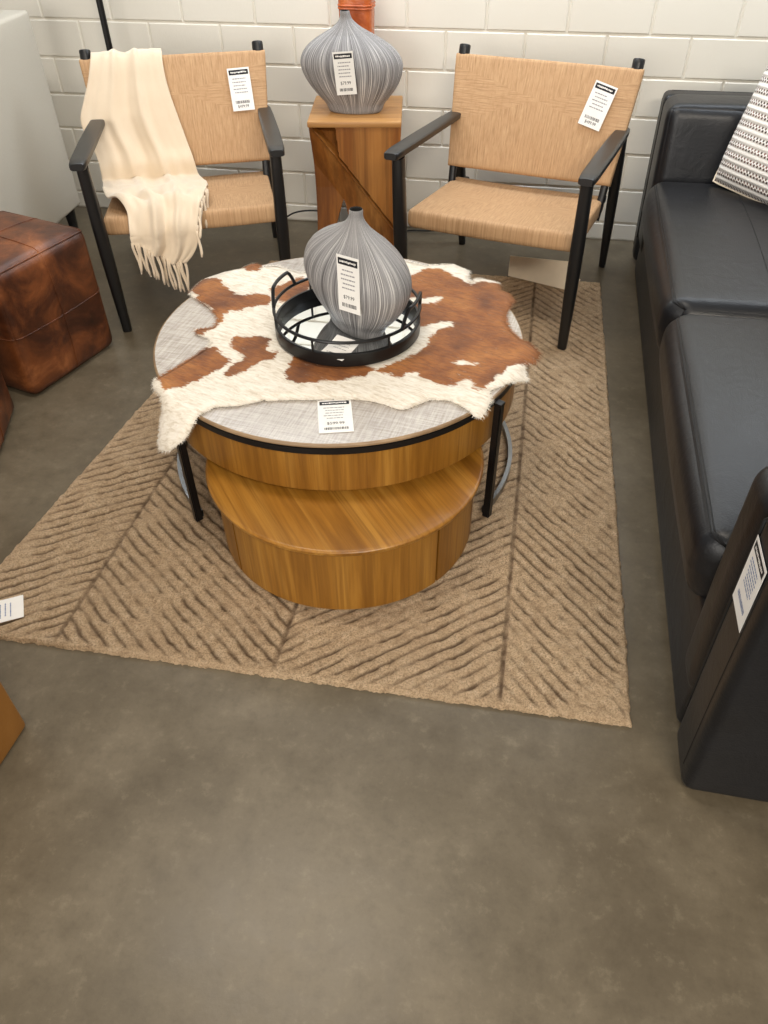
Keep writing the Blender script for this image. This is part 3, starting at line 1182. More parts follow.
def weave_slab(name, u0, u1, p0, p1, thick, parent, cx_w, rnd=.016, sag=0.012, flare=0.0):
    """a cord panel spanning u0..u1 between profile points p0..p1 (v, z), rounded rim"""
    nu, nw = 44, 30
    p0, p1 = np.array(p0), np.array(p1)
    L = np.linalg.norm(p1 - p0)
    d = (p1 - p0) / L
    nrm = np.array([-d[1], d[0]])          # pick the side later
    vs, att, fs = [], [], []
    # closed ring round the cross-section of the slab for every u column
    ring = []
    half = thick / 2
    for k in range(nw + 1):
        ring.append((L * k / nw, half, L * k / nw))
    for k in range(1, 7):
        a = math.pi * k / 7
        sq = lambda c_: math.copysign(abs(c_) ** .6, c_)
        ring.append((L + half * .6 * sq(math.sin(a)), half * sq(math.cos(a)), L + half * math.sin(a)))
    for k in range(nw + 1):
        ring.append((L - L * k / nw, -half, L - L * k / nw))
    for k in range(1, 7):
        a = math.pi * k / 7
        sq = lambda c_: math.copysign(abs(c_) ** .6, c_)
        ring.append((-half * .6 * sq(math.sin(a)), -half * sq(math.cos(a)), -half * math.sin(a)))
    cols = []
    for i in range(nu + 1):
        f = i / nu
        f = .5 - .5 * math.copysign(abs(math.cos(math.pi * f)) ** .8, math.cos(math.pi * f))
        u = u0 + (u1 - u0) * f
        e = min(f, 1 - f) * (u1 - u0)
        th = .70 + .30 * math.sqrt(max(0.0, 1 - (1 - min(1, e / .015)) ** 2))
        bow = sag * 4 * f * (1 - f)
        cols.append((u, th, bow))
    m = len(ring)
    for u, th, bow in cols:
        for (w, h, wa) in ring:
            k = min(1, max(0, w / L))
            bb = bow * 4 * k * (1 - k) * .6 + bow * .4
            q = p0 + d * w + nrm * (h * th - bb)
            vs.append((u * (1 + flare / u1 * k), q[0], q[1]))
            att += [u - (u0 + u1) / 2, wa - cx_w * L, 0]
    for i in range(nu):
        for k in range(m):
            a, b = i * m, (i + 1) * m
            fs.append((a + k, b + k, b + (k + 1) % m, a + (k + 1) % m))
    fs.append(list(range(m)))
    fs.append([nu * m + k for k in range(m)][::-1])
    me = np_mesh(name, vs, fs)
    bm = bmesh.new()
    bm.from_mesh(me)
    bmesh.ops.recalc_face_normals(bm, faces=bm.faces)
    bm.to_mesh(me)
    bm.free()
    at = me.attributes.new('cord', 'FLOAT_VECTOR', 'POINT')
    at.data.foreach_set('vector', np.array(att, np.float32))
    return link_mesh(name, me, MAT['weave'], parent, angle=60)


def bar(bm, a, b, sa, sb, n=14, power=3.2, steps=6, belly=0.0):
    """tapered squarish rod"""
    pts, rr = [], []
    for k in range(steps + 1):
        f = k / steps
        pts.append(Vector(a).lerp(Vector(b), f))
        g = 1 + belly * math.sin(math.pi * f)
        rr.append(((sa[0] * (1 - f) + sb[0] * f) * g, (sa[1] * (1 - f) + sb[1] * f) * g))
    tube(bm, pts, rr, n, power=power)


def build_chair(label, loc, deg, feet_z):
    """local axes: x to the sitter's left/right, y to the back"""
    t = thing('lounge_chair', label, 'chair', (*loc, 0), R(deg), 'woven lounge chairs by the wall')
    U = .322
    for s in (-1, 1):
        zf = feet_z[('f', s)]
        bm = bmesh.new()
        bar(bm, (s * U, -.386, zf), (s * U, -.436, .635), (.017, .018), (.020, .022), belly=.22)
        obj('leg', bm, MAT['blackwood'], t)
        zr = feet_z[('r', s)]
        bm = bmesh.new()
        bar(bm, (s * (U + .004), .388, zr), (s * (U + .004), .225, .605), (.014, .015), (.018, .020), belly=.30)
        obj('leg', bm, MAT['blackwood'], t)
        # arm: flat board, higher in front
        bm = bmesh.new()
        rings = []
        for v, z, w, h in ((-.500, .655, .020, .011), (-.494, .655, .0255, .0125), (-.44, .653, .029, .0135), (-.2, .637, .031, .0125), (.05, .619, .030, .012), (.19, .608, .027, .012), (.235, .604, .023, .011), (.252, .603, .014, .010)):
            ring = []
            for k in range(16):
                a = 2 * math.pi * k / 16
                c_, s_ = math.cos(a), math.sin(a)
                c_ = math.copysign(abs(c_) ** .45, c_)
                s_ = math.copysign(abs(s_) ** .45, s_)
                ring.append((s * (U + .004) + w * c_, v, z + h * s_))
            rings.append(ring)
        loft(bm, rings)
        obj('armrest', bm, MAT['blackwood'], t)
        # back post with its black cap showing over the cord
        x = s * .300
        bm = bmesh.new()
        dv = (BP1 - BP0)
        q = BP0 - dv * .16
        x1 = s * .329
        bar(bm, (x, q[0], q[1]), (x1, BP0[0] + dv[0] * .93, BP0[1] + dv[1] * .93), (.014, .014), (.017, .017), power=2.4)
        p = obj('back_post', bm, MAT['blackwood'], t)
        bm = bmesh.new()
        c0, c1 = BP0 + dv * .925, BP0 + dv * 1.0
        pts = [Vector((x1, *(c0 + (c1 - c0) * f))) for f in (0, .5, .86, .96, 1.0)]
        tube(bm, pts, [.0215, .0215, .0215, .0198, .015], 20)
        obj('post_cap', bm, MAT['blackwood'], p)
        # side rail under the seat from front leg to rear leg
        bm = bmesh.new()
        bar(bm, (s * .292, -.32, .392), (s * .292, .285, .328), (.011, .014), (.011, .014), power=4)
        obj('seat_rail', bm, MAT['blackwood'], t)
    bm = bmesh.new()
    bar(bm, (-.31, .150, .338), (.31, .150, .338), (.013, .013), (.013, .013), power=4)
    obj('cross_rail', bm, MAT['blackwood'], t)
    d = BP1 - BP0
    a = BP0 + d * .13
    b = BP0 + d * .905
    weave_slab('backrest', -.327, .327, a, b, .044, t, .66, sag=-.010, flare=.028)
    weave_slab('seat', -.310, .310, SEAT[0], SEAT[1], .066, t, .5, sag=.012)
    return t


def back_tag(chair, u, w, roll, seed):
    d = BP1 - BP0
    d = d / np.linalg.norm(d)
    q = BP0 + d * w
    nrm = np.array([-d[1], d[0]])
    q = q + nrm * .037
    M4 = frame((u, q[0], q[1]), (1, 0, 0), (0, d[0], d[1])) @ Matrix.Rotation(roll, 4, 'Z')
    put_tag('price_tag', .086, .150, chair, M4, price='$499.99', lines=5, seed=seed)['label'] = 'white price tag with black heading'


# ------------------------------------------------------------------ throw
def build_throw(chair_loc, deg):
    a = R(deg)
    c = np.array([*chair_loc, 0.0])
    Uv, Vv = np.array([math.cos(a), math.sin(a), 0]), np.array([-math.sin(a), math.cos(a), 0])

    def wp(u, v, z): return c + Uv * u + Vv * v + np.array([0, 0, z])

    def u_at(px, v, z):
        lo, hi = -.8, .8
        for _ in range(40):
            m = (lo + hi) / 2
            if proj(wp(m, v, z))[0] < px: lo = m
            else: hi = m
        return (lo + hi) / 2
    d = (BP1 - BP0) / np.linalg.norm(BP1 - BP0)
    nf = np.array([-d[1], d[0]])
    L = np.linalg.norm(BP1 - BP0)

    def on_back(w, off): return BP0 + d * w + nf * off
    rows = []                                   # v, z, px left, px right
    for w, off, xl, xr in ((.20, -.030, 96, 165), (.32, -.030, 94, 163), (.43, -.028, 92, 161), (L * .905 + .022, -.012, 91, 161), (L * .905 + .028, .006, 91, 161), (L * .905 + .014, .028, 91, 162),
                           (.41, .036, 90, 163), (.36, .036, 88, 166), (.30, .036, 84, 171), (.24, .036, 81, 177), (.18, .036, 86, 183), (.12, .037, 95, 189), (.07, .042, 100, 194)):
        v, z = on_back(w, off)
        rows.append((v, z, xl, xr))
    sd = np.array(SEAT[1]) - np.array(SEAT[0])
    sL = np.linalg.norm(sd)
    sn = np.array([-sd[1], sd[0]]) / sL
    for f, off, xl, xr in ((.84, .052, 103, 199), (.70, .046, 104, 203), (.52, .050, 104, 207), (.34, .052, 105, 209), (.18, .050, 109, 208), (.05, .046, 121, 205), (-.02, .034, 128, 201)):
        q = np.array(SEAT[0]) + sd * f + sn * off
        rows.append((q[0], q[1], xl, xr))
    for v, z, xl, xr in ((-.402, .395, 130, 198), (-.408, .365, 131, 198), (-.410, .335, 133, 197), (-.410, .306, 135, 193), (-.410, .278, 137, 186)):
        rows.append((v, z, xl, xr))
    nc = 60
    G = []
    nr = len(rows)
    # refine rows by interpolation
    RR = []
    K = 5
    arr = np.array(rows)
    tt = np.arange(nr)
    T = np.linspace(0, nr - 1, (nr - 1) * K + 1)
    for k in range(4):
        mm = np.gradient(arr[:, k], tt)
        i = np.clip(np.floor(T).astype(int), 0, nr - 2)
        s = T - i
        RR.append((2 * s**3 - 3 * s**2 + 1) * arr[i, k] + (s**3 - 2 * s**2 + s) * mm[i] + (-2 * s**3 + 3 * s**2) * arr[i + 1, k] + (s**3 - s**2) * mm[i + 1])
    RR = np.array(RR).T
    tg = np.gradient(RR[:, :2], axis=0)
    tg /= np.linalg.norm(tg, axis=1)[:, None]
    nrm = np.stack([tg[:, 1], -tg[:, 0]], -1)   # outward (toward the sitter / up)
    pts = []
    N = len(RR)
    for j, (v, z, xl, xr) in enumerate(RR):
        ul, ur = u_at(xl, v, z), u_at(xr, v, z)
        q = j / (N - 1)
        amp = .008 + .010 * smoothstep(.15, .5, q)
        row = []
        for i in range(nc + 1):
            f = i / nc
            u = ul + (ur - ul) * f
            fold = math.exp(-((f - (.30 + .10 * q)) / .05) ** 2) * 1.0 + math.exp(-((f - (.60 + .12 * q)) / .04) ** 2) * .8 - .8 * math.exp(-((f - (.47 + .06 * q)) / .07) ** 2)
            rip = .5 * pnoise(Vector((f * 5, q * 4, 1.3))) + .3 * pnoise(Vector((f * 13, q * 11, 5)))
            seat_b = math.exp(-((q - .72) / .09) ** 2)
            h = amp * (fold * .9 + rip * .8 + .4) + seat_b * .026 * (1 + pnoise(Vector((f * 6, q * 22, 9)))) + .002
            drop = max(0.0, .385 - z) / .107                  # the hanging end is cut on a slant
            zz = z if z > .385 or v > -.36 else .385 - drop * (.034 + .082 * smoothstep(0, .8, f))
            row.append(wp(u, v + nrm[j, 0] * h, zz + nrm[j, 1] * h))
        pts.append(row)
    o_ = wp(-.15, 0, .40)
    t = thing('throw_blanket', 'cream knitted throw with tassels draped over the left woven chair', 'throw', tuple(o_))
    vs = [p - o_ for row in pts for p in row]
    fs = [(j * (nc + 1) + i, j * (nc + 1) + i + 1, (j + 1) * (nc + 1) + i + 1, (j + 1) * (nc + 1) + i) for j in range(N - 1) for i in range(nc)]
    # the hanging end is cut on a slant: longer on the right
    me = np_mesh('cloth', vs, fs)
    o = link_mesh('cloth', me, MAT['throw'], t, angle=180)
    so = o.modifiers.new('thickness', 'SOLIDIFY')
    so.thickness = .006
    so.offset = 0
    # tassels along the hanging end, a second bunch over the seat's front edge at the right
    rn = random.Random(3)

    def strand(p, ln, lean):
        bm = bmesh.new()
        path = []
        ph = rn.uniform(0, 6)
        for k in range(7):
            f = k / 6
            path.append(Vector(p) + Vector((lean[0] * f + .003 * math.sin(ph + 5 * f), lean[1] * f + .003 * math.cos(ph + 4 * f), -ln * f)))
        tube(bm, path, [.0050, .0056, .0050, .0052, .0048, .0054, .0030], 7)
        obj('tassel', bm, MAT['throw'], t, angle=180)
    last = pts[-1]
    for k in range(17):
        f = (k + .5) / 17
        p = last[int(f * nc)] - o_
        strand(p + np.array([0, 0, .008]), rn.uniform(.100, .124), (rn.uniform(-.002, .014), rn.uniform(-.006, .004)))
    edge_rows = [j for j, r_ in enumerate(RR) if .70 < j / (N - 1) < .86]
    for k in range(9):
        j = edge_rows[int((k + .5) / 9 * len(edge_rows))]
        p = pts[j][nc] - o_
        strand(p, rn.uniform(.06, .10), (rn.uniform(.0, .016), rn.uniform(-.045, -.02)))


# ------------------------------------------------------------------ sofa
SOFA_O, SOFA_RZ = (1.037, -1.49), R(-1.2)


def build_sofa():
    """local x runs back from the front edge, local y along the sofa (wall end positive)"""
    t = thing('sofa', 'long black leather sofa with wide arms along the right side', 'sofa', (*SOFA_O, 0), SOFA_RZ)
    L = MAT['black_leather']
    yN, yF = -1.29, 1.33                       # outer ends
    iN, iF = -1.02, 1.02                       # inner faces of the arms
    bm = bmesh.new()
    soft(bm, (.465, (iN + iF) / 2, .152), (.93, iF - iN + .24, .27), .02, (.004, 0, 0), 10)
    obj('base', bm, L, t, angle=180)
    for a, b, inner in ((yN, iN, 1), (iF, yF, -1)):
        mid = a + (b - a) * (.52 if inner > 0 else .70)
        lo, hi = (a, mid), (mid, b)
        shell, pad = (lo, hi) if inner > 0 else (hi, lo)
        if inner < 0: pad = (pad[0] - .02, pad[1])      # the wall-end pad slopes back toward its top
        tilt = .06 if inner < 0 else 0.0

        def lean(p, t_, inner=inner):
            # the front of the arm leans forward toward the top
            k = (p[2] + .33) / .66
            return (p[0] - .002 - .014 * k * max(0, -t_[0]), p[1], p[2])
        c, sz = (.475, sum(shell) / 2, .350), (.95, shell[1] - shell[0] + .004, .672)
        bm = bmesh.new()
        soft(bm, c, sz, .024, (.004, .004, .004), 14, lean)
        arm = obj('arm', bm, L, t, angle=180)
        bm = bmesh.new()
        c2, sz2 = (.475, sum(pad) / 2, .408), (.955, pad[1] - pad[0] + .004, .578)

        def lean_pad(p, t_):
            q = lean(p, t_)
            return (q[0], q[1] + tilt * (p[2] + .29) / .58 * max(0, .5 - .5 * t_[1]), q[2])
        soft(bm, c2, sz2, .045, (.006, .008, .010), 14, lean_pad, 0, 7)
        obj('arm_pad', bm, L, arm, angle=180)
        # dark seam where pad and outer panel meet, running up the front and along the top
        bm = bmesh.new()
        yy = (sz[1] / 2 - .006) * inner
        h = np.array(sz) / 2
        path = [(-h[0], yy, -h[2] + .11 + (2 * h[2] - .14) * k / 14) for k in range(15)] + [(-h[0] + .03 + (2 * h[0] - .1) * k / 14, yy, h[2]) for k in range(15)]
        soft_seam(bm, c, sz, .024, (.004, .004, .004), path, .0045, lean, .003)
        # stitched line near the outer edge of the panel
        path = [(-h[0], -yy * .55, -h[2] + .05 + (2 * h[2] - .08) * k / 14) for k in range(15)] + [(-h[0] + .03 + (2 * h[0] - .1) * k / 14, -yy * .55, h[2]) for k in range(15)]
        soft_seam(bm, c, sz, .024, (.004, .004, .004), path, .0014, lean, .0)
        obj('seam', bm, MAT['stitch'], arm, angle=180)
    # two seat cushions
    for a, b in ((iN + .003, -.028), (-.025, iF - .003)):
        def crown(p, t_):
            x, y, z = p
            if t_[2] < 0: x += .02 * max(0, -t_[0]) * (-t_[2])
            x += .030 * max(0, -t_[0]) ** 6 * max(0, abs(t_[1]) - .9) / .1
            return (x, y, z)
        c, sz, bl = (.366, (a + b) / 2, .350), (.815, b - a, .21), (.010, .002, .030)
        bm = bmesh.new()
        soft(bm, c, sz, .060, bl, 18, crown, 0, 7)
        cu = obj('seat_cushion', bm, L, t, angle=180)
        h = np.array(sz) / 2
        bm = bmesh.new()
        for off in (0, .010):
            path = [(-h[0] + .012 + off, (h[1] - .01) * (-1 + 2 * k / 40), h[2]) for k in range(41)]
            soft_seam(bm, c, sz, .060, bl, path, .0016, crown, .0004)
        path = [(-.105, (h[1] - .01) * (-1 + 2 * k / 40), h[2]) for k in range(41)]
        soft_seam(bm, c, sz, .060, bl, path, .0015, crown, .0003)
        obj('seam', bm, MAT['stitch'], cu, angle=180)
    bm = bmesh.new()
    soft(bm, (.86, (iN + iF) / 2, .40), (.20, iF - iN + .02, .74), .04, (.01, 0, .01), 12)
    obj('backrest', bm, L, t, angle=180)
    for a, b in ((iN + .006, -.05), (-.046, iF - .006)):
        bm = bmesh.new()
        soft(bm, (.74, (a + b) / 2, .64), (.17, b - a, .36), .06, (.035, 0, .02), 14)
        obj('back_cushion', bm, L, t, angle=180)
    for x in (.08, .86):
        for y in (yN + .1, yF - .1):
            bm = bmesh.new()
            box(bm, (x, y, .014), (.06, .06, .028), .003)
            obj('leg', bm, MAT['blackwood'], t)
    # price tag on the front of the near arm
    M4 = frame((-.0180, -1.207, .632), (0, -1, 0), (-.021, 0, 1))
    put_tag('price_tag', .086, .150, t, M4, lines=7, seed=12, ink=2, bars=True)['label'] = 'white price tag with black heading'


def build_pillow():
    p0 = np.array([1.243, -.545, .475])
    e1 = np.array([.577, -.816, 0.0])
    e2 = np.array([.30, .10, .95])
    e2 = e2 - e1 * (e2 @ e1)
    e2 /= np.linalg.norm(e2)
    nz = np.cross(e1, e2)
    W = .47
    n = 40
    vs, att, fs = [], [], []
    ctr = p0 + e1 * W / 2 + e2 * W / 2
    for side in (1, -1):
        for j in range(n + 1):
            for i in range(n + 1):
                a, b = -1 + 2 * i / n, -1 + 2 * j / n
                pinch_x = 1 - .07 * (1 - b * b)
                pinch_y = 1 - .07 * (1 - a * a)
                th = .085 * ((1 - a ** 4) * (1 - b ** 4)) ** .6
                x, y = a * pinch_y * W / 2, b * pinch_x * W / 2
                th += .002 * math.sin(y * 2 * math.pi / .017) * (1 - a ** 8) * (1 - b ** 8)
                vs.append(e1 * x + e2 * y + nz * th * side)
                att += [x, y, 0]
    m = (n + 1) ** 2
    for s in (0, 1):
        for j in range(n):
            for i in range(n):
                q = [s * m + j * (n + 1) + i, s * m + j * (n + 1) + i + 1, s * m + (j + 1) * (n + 1) + i + 1, s * m + (j + 1) * (n + 1) + i]
                fs.append(q if s == 0 else q[::-1])
    t = thing('throw_pillow', 'white woven pillow with dark dotted stripes leaning in the sofa corner', 'pillow', tuple(ctr))
    me = np_mesh('cover', vs, fs)
    at = me.attributes.new('cord', 'FLOAT_VECTOR', 'POINT')
    at.data.foreach_set('vector', np.array(att, np.float32))
    bm = bmesh.new()
    bm.from_mesh(me)
    bmesh.ops.remove_doubles(bm, verts=bm.verts, dist=1e-5)
    bmesh.ops.recalc_face_normals(bm, faces=bm.faces)
    bm.to_mesh(me)
    bm.free()
    link_mesh('cover', me, MAT['pillow'], t, angle=180)
    bm = bmesh.new()
    path = []
    for k in range(80):
        f = k / 80 * 4
        s, g = int(f), f - int(f)
        c_ = -1 + 2 * g
        a, b = ((c_, -1), (1, c_), (-c_, 1), (-1, -c_))[s]
        path.append(e1 * a * (1 - .07 * (1 - a * a) * 0) * (1 - .07 * (1 - b * b) * (1 if abs(a) == 1 else 0)) * W / 2 * 1.0
                    + e2 * b * (1 - .07 * (1 - a * a) * (1 if abs(b) == 1 else 0)) * W / 2)
    # keep the piping exactly on the seam of the cover
    path = []
    for k in range(80):
        f = k / 80 * 4
        s, g = int(f), f - int(f)
        c_ = -1 + 2 * g
        a, b = ((c_, -1), (1, c_), (-c_, 1), (-1, -c_))[s]
        path.append(e1 * a * (1 - .07 * (1 - a * a)) * W / 2 + e2 * b * (1 - .07 * (1 - b * b)) * W / 2)
    tube(bm, path, .0045, 8, closed=True)
    obj('piping', bm, MAT['cream_card'], t, angle=180)


# ------------------------------------------------------------------ ottomans
def build_ottoman(label, c, deg, s, h, mat, r=.035, group=None, bl=(.012, .012, .014)):
    t = thing('ottoman', label, 'ottoman', (*c, 0), R(deg), group)
    sz, cc = (s, s, h), (0, 0, h / 2 + .001)
    bm = bmesh.new()
    soft(bm, cc, sz, r, bl, 16)
    obj('body', bm, mat, t, angle=180)
    bm = bmesh.new()
    m = 40
    a, b = s / 2, h / 2
    ln = [-1 + 2 * k / m for k in range(m + 1)]
    for sg in (-1, 1):
        for path in ([(sg * a, 0, b * k) for k in ln], [(0, sg * a, b * k) for k in ln], [(sg * a, a * k, 0) for k in ln], [(a * k, sg * a, 0) for k in ln]):
            soft_seam(bm, cc, sz, r, bl, path, .0022, None, .0006)
    for path in ([(0, a * k, b) for k in ln], [(a * k, 0, b) for k in ln]):
        soft_seam(bm, cc, sz, r, bl, path, .0022, None, .0006)
    rim = [(a * k, -a, b) for k in ln[:-1]] + [(a, a * k, b) for k in ln[:-1]] + [(-a * k, a, b) for k in ln[:-1]] + [(-a, -a * k, b) for k in ln[:-1]]
    soft_seam(bm, cc, sz, r, bl, rim, .0034, None, .0012, True)
    obj('patch_seam', bm, mat, t, angle=180)
    return t


# ------------------------------------------------------------------ white armchair at the left edge
def build_armchair():
    t = thing('armchair', 'off-white upholstered armchair with its back toward the woven chair', 'chair', (-1.9, -.62, 0), R(1.5))
    m = MAT['boucle']
    bm = bmesh.new()
    soft(bm, (.325, 0, .52), (.13, .68, .785), .014, (.004, 0, .004), 12)
    obj('backrest', bm, m, t, angle=180)
    bm = bmesh.new()
    puff(bm, (-.03, 0, .225), (.60, .66, .18), 10, (0, 0, .0), 10)
    obj('base', bm, m, t, angle=180)
    bm = bmesh.new()
    puff(bm, (-.06, 0, .385), (.62, .46, .15), 5, (.01, 0, .02), 12)
    obj('seat_cushion', bm, m, t, angle=180)
    for s in (-1, 1):
        bm = bmesh.new()
        puff(bm, (-.03, s * .285, .40), (.60, .11, .50), 8, (0, 0, .01), 12)
        obj('arm', bm, m, t, angle=180)
    for x in (-.28, .345):
        for y in (-.29, .29):
            bm = bmesh.new()
            bar(bm, (x, y, 0), (x, y, .15), (.015, .015), (.024, .024), power=4, steps=2)
            obj('leg', bm, MAT['blackwood'], t)


# ------------------------------------------------------------------ small things
def build_small():
    # orange vase behind the grey one
    t = thing('orange_vase', 'tall orange glazed vase behind the grey vase on the wooden pedestal', 'vase', (-.178, -.150, .597))
    bm = bmesh.new()
    rings = []
    for z, w in ((0, .056), (.006, .060), (.12, .062), (.30, .066), (.40, .069), (.415, .068), (.415, .060), (.10, .052), (.05, .0)):
        ring = []
        for k in range(40):
            a = 2 * math.pi * k / 40
            c_, s_ = math.cos(a), math.sin(a)
            rr = (abs(c_) ** 5 + abs(s_) ** 5) ** (-1 / 5)
            g = 1 + .02 * pnoise(Vector((c_ * 3, s_ * 3, z * 22)))
            ring.append((c_ * rr * w * g, s_ * rr * w * .85 * g, z))
        rings.append(ring)
    loft(bm, rings)
    obj('body', bm, MAT['orange'], t, angle=50)
    bm = bmesh.new()
    for z in (.335, .345):
        pts = []
        for k in range(40):
            a = 2 * math.pi * k / 40
            c_, s_ = math.cos(a), math.sin(a)
            rr = (abs(c_) ** 5 + abs(s_) ** 5) ** (-1 / 5)
            pts.append((c_ * rr * .0675, s_ * rr * .0675 * .85, z))
        tube(bm, pts, .0035, 6, closed=True)
    obj('raised_band', bm, MAT['orange'], t, angle=180)

    # floor lamp behind the left chair: only its black pole shows
    t = thing('floor_lamp', 'slim black floor lamp pole standing behind the left woven chair', 'lamp', (-1.263, -.150, 0))
    bm = bmesh.new()
    lathe(bm, [(0, 0), (.095, 0), (.10, .004), (.10, .014), (.094, .018), (.02, .022), (.013, .04), (0, .04)], 48)
    obj('base', bm, MAT['blackmetal'], t)
    bm = bmesh.new()
    tube(bm, [(0, 0, .02), (0, 0, .6), (0, 0, 1.2), (0, 0, 1.75)], .0135, 16)
    obj('pole', bm, MAT['blackmetal'], t)
    bm = bmesh.new()
    lathe(bm, [(.12, 1.50), (.085, 1.72), (.083, 1.72), (.118, 1.50), (.12, 1.50)], 48)
    obj('lamp_shade', bm, MAT['shade'], t)

    # cream sheet under the right chair
    A = np.array([.525, -.479, RUG_Z + .0018]); B = np.array([.792, -.580, RUG_Z + .0018])
    up = np.array([.0, .02, .0])
    t1, t2 = np.array([.525, -.468, .100]), np.array([.805, -.566, .135])
    bm = bmesh.new()
    n = 8
    ctr = (A + B) / 2
    nrm = np.array([.37, .92, 0]) * .0035
    rows = []
    for back in (0, 1):
        for row in ((A, B), (t1, t2)):
            pass
    def grid(off):
        g = []
        for j in range(n + 1):
            f = j / n
            g.append([bm.verts.new(Vector((A * (1 - a) + B * a) * (1 - f) + (t1 * (1 - a) + t2 * a) * f - ctr + off + np.array([.0, .006 * math.sin(math.pi * f), 0]))) for a in np.linspace(0, 1, 13)])
        return g
    g0, g1 = grid(0 * nrm), grid(nrm)
    w = 12
    for j in range(n):
        for i in range(w):
            bm.faces.new((g0[j][i], g0[j][i + 1], g0[j + 1][i + 1], g0[j + 1][i]))
            bm.faces.new((g1[j][i], g1[j + 1][i], g1[j + 1][i + 1], g1[j][i + 1]))
    for j in range(n):
        for i in (0, w): bm.faces.new((g0[j][i], g0[j + 1][i], g1[j + 1][i], g1[j][i]))
    for i in range(w):
        for j in (0, n): bm.faces.new((g0[j][i], g1[j][i], g1[j][i + 1], g0[j][i + 1]))
    # folded foot that keeps the card standing
    f0 = [bm.verts.new(Vector(p - ctr)) for p in (A, B, B + np.array([.04, .11, 0]), A + np.array([.04, .11, 0]))]
    f1 = [bm.verts.new(v.co + Vector((0, 0, .003))) for v in f0]
    bm.faces.new(f0[::-1]); bm.faces.new(f1)
    for i in range(4):
        j = (i + 1) % 4
        bm.faces.new((f0[i], f0[j], f1[j], f1[i]))
    tag(obj('cardboard_sheet', bm, MAT['cream_card'], loc=tuple(ctr), angle=30), 'cream folded card standing on the rug under the right woven chair', 'cardboard')

    # power cord along the wall
    pts = [(-.95, -.03, .006), (-.75, -.035, .006), (-.62, -.03, .012), (-.55, -.022, .045), (-.48, -.020, .060), (-.40, -.022, .058), (-.32, -.05, .02), (-.22, -.06, .008), (-.15, -.05, .05),
           (-.14, -.03, .16), (-.138, -.025, .20), (-.13, -.04, .10), (-.08, -.06, .012), (.05, -.05, .008), (.16, -.06, .02), (.22, -.05, .05), (.27, -.04, .03), (.33, -.03, .006)]
    P = np.array(pts)
    tt = np.arange(len(P))
    T = np.linspace(0, len(P) - 1, 120)
    path = []
    for q in T:
        i = min(int(q), len(P) - 2)
        s = q - i
        m0 = (P[min(i + 1, len(P) - 1)] - P[max(i - 1, 0)]) / 2
        m1 = (P[min(i + 2, len(P) - 1)] - P[i]) / 2
        path.append((2 * s**3 - 3 * s**2 + 1) * P[i] + (s**3 - 2 * s**2 + s) * m0 + (-2 * s**3 + 3 * s**2) * P[i + 1] + (s**3 - s**2) * m1)
    bm = bmesh.new()
    tube(bm, [p - P[0] for p in path], .0038, 8)
    tag(obj('power_cord', bm, MAT['cord'], loc=tuple(P[0]), angle=180), 'thin black cable lying along the foot of the block wall', 'cable')

    # loose tags
    a = np.array([on_z(u, v, TZ + .0015) for u, v in ((317, 401), (351, 399), (357, 432), (322, 435))])
    o = (a[0] + a[1]) / 2
    M4 = frame((0, 0, 0), a[1] - a[0], (a[0] + a[1]) - (a[2] + a[3]))
    q = put_tag('price_tag', .084, .136, None, M4, price='$599.99', lines=5, seed=5, price_above=True)
    q.location = (o[0], o[1], TZ + .0012)
    tag(q, 'white price card lying on the whitewashed coffee table top', 'price tag')
    # tag on the rug's left corner
    o = np.array([-.640, -2.535, RUG_Z + .003])
    q = put_tag('price_tag', .078, .125, None, frame((0, 0, 0), (.50, -.866, 0), (.866, .50, 0)), lines=4, seed=8, ink=2, header=False)
    q.location = (-.592, -2.548, RUG_Z + .0035)
    tag(q, 'white price card lying on the left corner of the chevron rug', 'price tag')
    # folded card in the tray
    bm = tag_mesh(.075, .085, lines=3, seed=9, header=False, bend=.012)
    M4 = frame((0, 0, 0), (.92, -.39, .0), (.36, .85, .28))
    for v in bm.verts: v.co = M4 @ v.co
    me = bpy.data.meshes.new('price_tag')
    bm.to_mesh(me); bm.free()
    q = link_mesh('price_tag', me, [MAT['paper'], MAT['ink'], MAT['grey_ink'], MAT['blue_ink']], None, smooth=False)
    q.location = (.135, -1.872, TRAY_Z + .0365)
    tag(q, 'small white folded card lying in the mirrored tray before the vase', 'price tag')


# ------------------------------------------------------------------ light
def area(name, loc, tgt, size, power, col, sy=None):
    ld = bpy.data.lights.new(name, 'AREA')
    ld.energy = power
    ld.color = col
    ld.size = size
    if sy:
        ld.shape = 'RECTANGLE'
        ld.size_y = sy
    o = bpy.data.objects.new(name, ld)
    COL.objects.link(o)
    o.location = loc
    o.rotation_euler = (Vector(tgt) - Vector(loc)).to_track_quat('-Z', 'Y').to_euler()
    return o


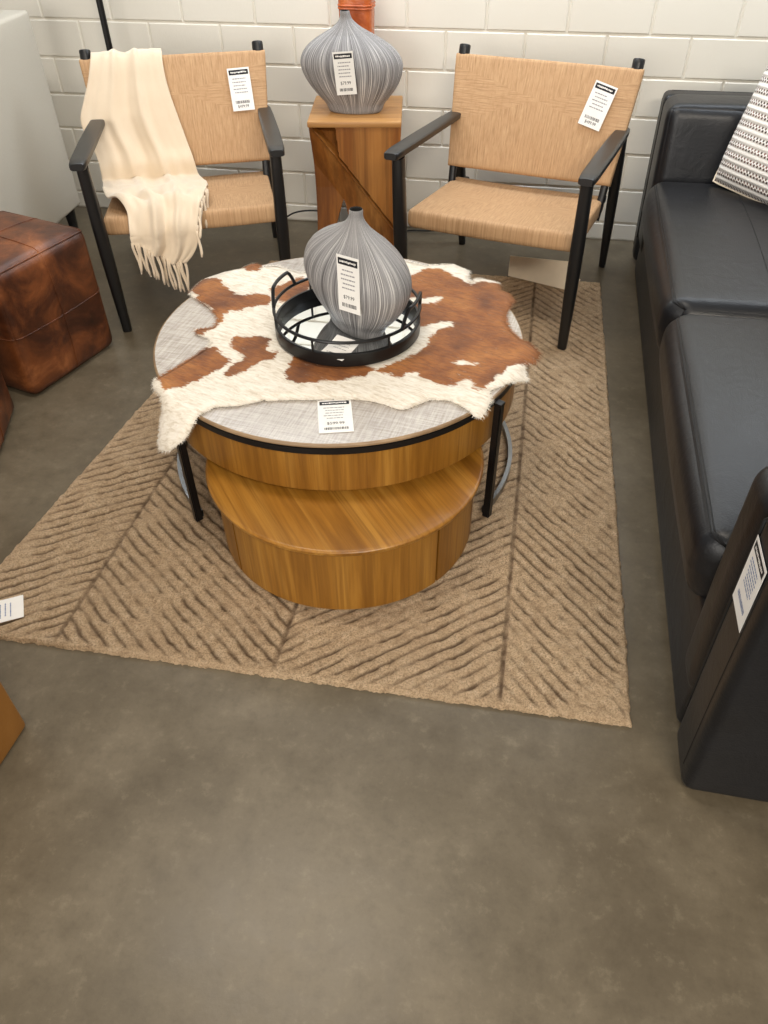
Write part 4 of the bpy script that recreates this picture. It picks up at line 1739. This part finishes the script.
def build_light():
    w = bpy.data.worlds.new('World')
    S.world = w
    w.use_nodes = True
    bg = w.node_tree.nodes['Background']
    bg.inputs[0].default_value = (1.0, .97, .93, 1)
    bg.inputs[1].default_value = .32
    warm = (1.0, .90, .76)
    area('ceiling_light', (-.3, -2.2, 3.3), (-.3, -2.2, 0), 1.3, 36, warm, .35)
    area('ceiling_light', (1.5, -4.6, 2.65), (.6, -1.2, 0), 1.3, 74, warm, .35)
    # added cool strip out of view, brightens the upper wall and tops
    area('added_light', (.7, -.42, 2.15), (.7, -.36, 0), 4.4, 50, (.86, .93, 1.0), .30)
    # added broad fill far behind the camera, brightens the fronts of things
    area('added_light', (-1.2, -7.5, 1.7), (.2, -1.0, .3), 3.2, 150, (1.0, .95, .88), 1.8)
    vs = S.view_settings
    vs.view_transform = 'Standard'
    vs.look = 'None'
    vs.gamma = 1.0
    vs.exposure = 0.0
    vs.use_curve_mapping = False


# ------------------------------------------------------------------ go
build_room()
build_rug()
build_tables()
build_hide()
build_tray()
build_vase('grey combed vase standing in the mirrored tray on the coffee table', (.131, -1.742, TRAY_Z + .009), R(-48), .58, .014, .92, R(-51), .272, R(0), 21, tag_w=.066)
build_vase('grey combed vase on the wooden pedestal against the wall', (-.160, -.318, .598), R(4), .42, -.030, .98, R(-96), .232, R(5), 22)
build_pedestal()
CR, CL = (.528, -.592), (-.762, -.680)
RZ = RUG_Z + .0018
chR = build_chair('woven lounge chair beside the black sofa, nothing draped on it', CR, -12.6, {('f', -1): RZ, ('f', 1): RZ, ('r', -1): 0.0, ('r', 1): 0.0})
chL = build_chair('woven lounge chair with a cream throw over its back', CL, 20.6, {('f', -1): 0.0, ('f', 1): RZ, ('r', -1): 0.0, ('r', 1): 0.0})
back_tag(chR, .240, .385, R(-14), 31)
back_tag(chL, .240, .385, R(2), 32)
build_throw(CL, 20.6)
build_sofa()
build_pillow()
build_ottoman('brown patchwork leather ottoman left of the draped woven chair', (-1.182, -1.40), -16.8, .42, .455, MAT['cow_leather'])
build_ottoman('brown leather ottoman mostly cut off at the left edge beside the patchwork one', (-1.215, -1.985), 19, .425, .455, MAT['cow_leather'], .03)
build_ottoman('tan leather ottoman corner at the lower left edge of the picture', (-.655, -3.075), -3, .46, .43, MAT['tan_leather'], .012, None, (.003, .003, .006))
build_armchair()
build_small()
build_light()
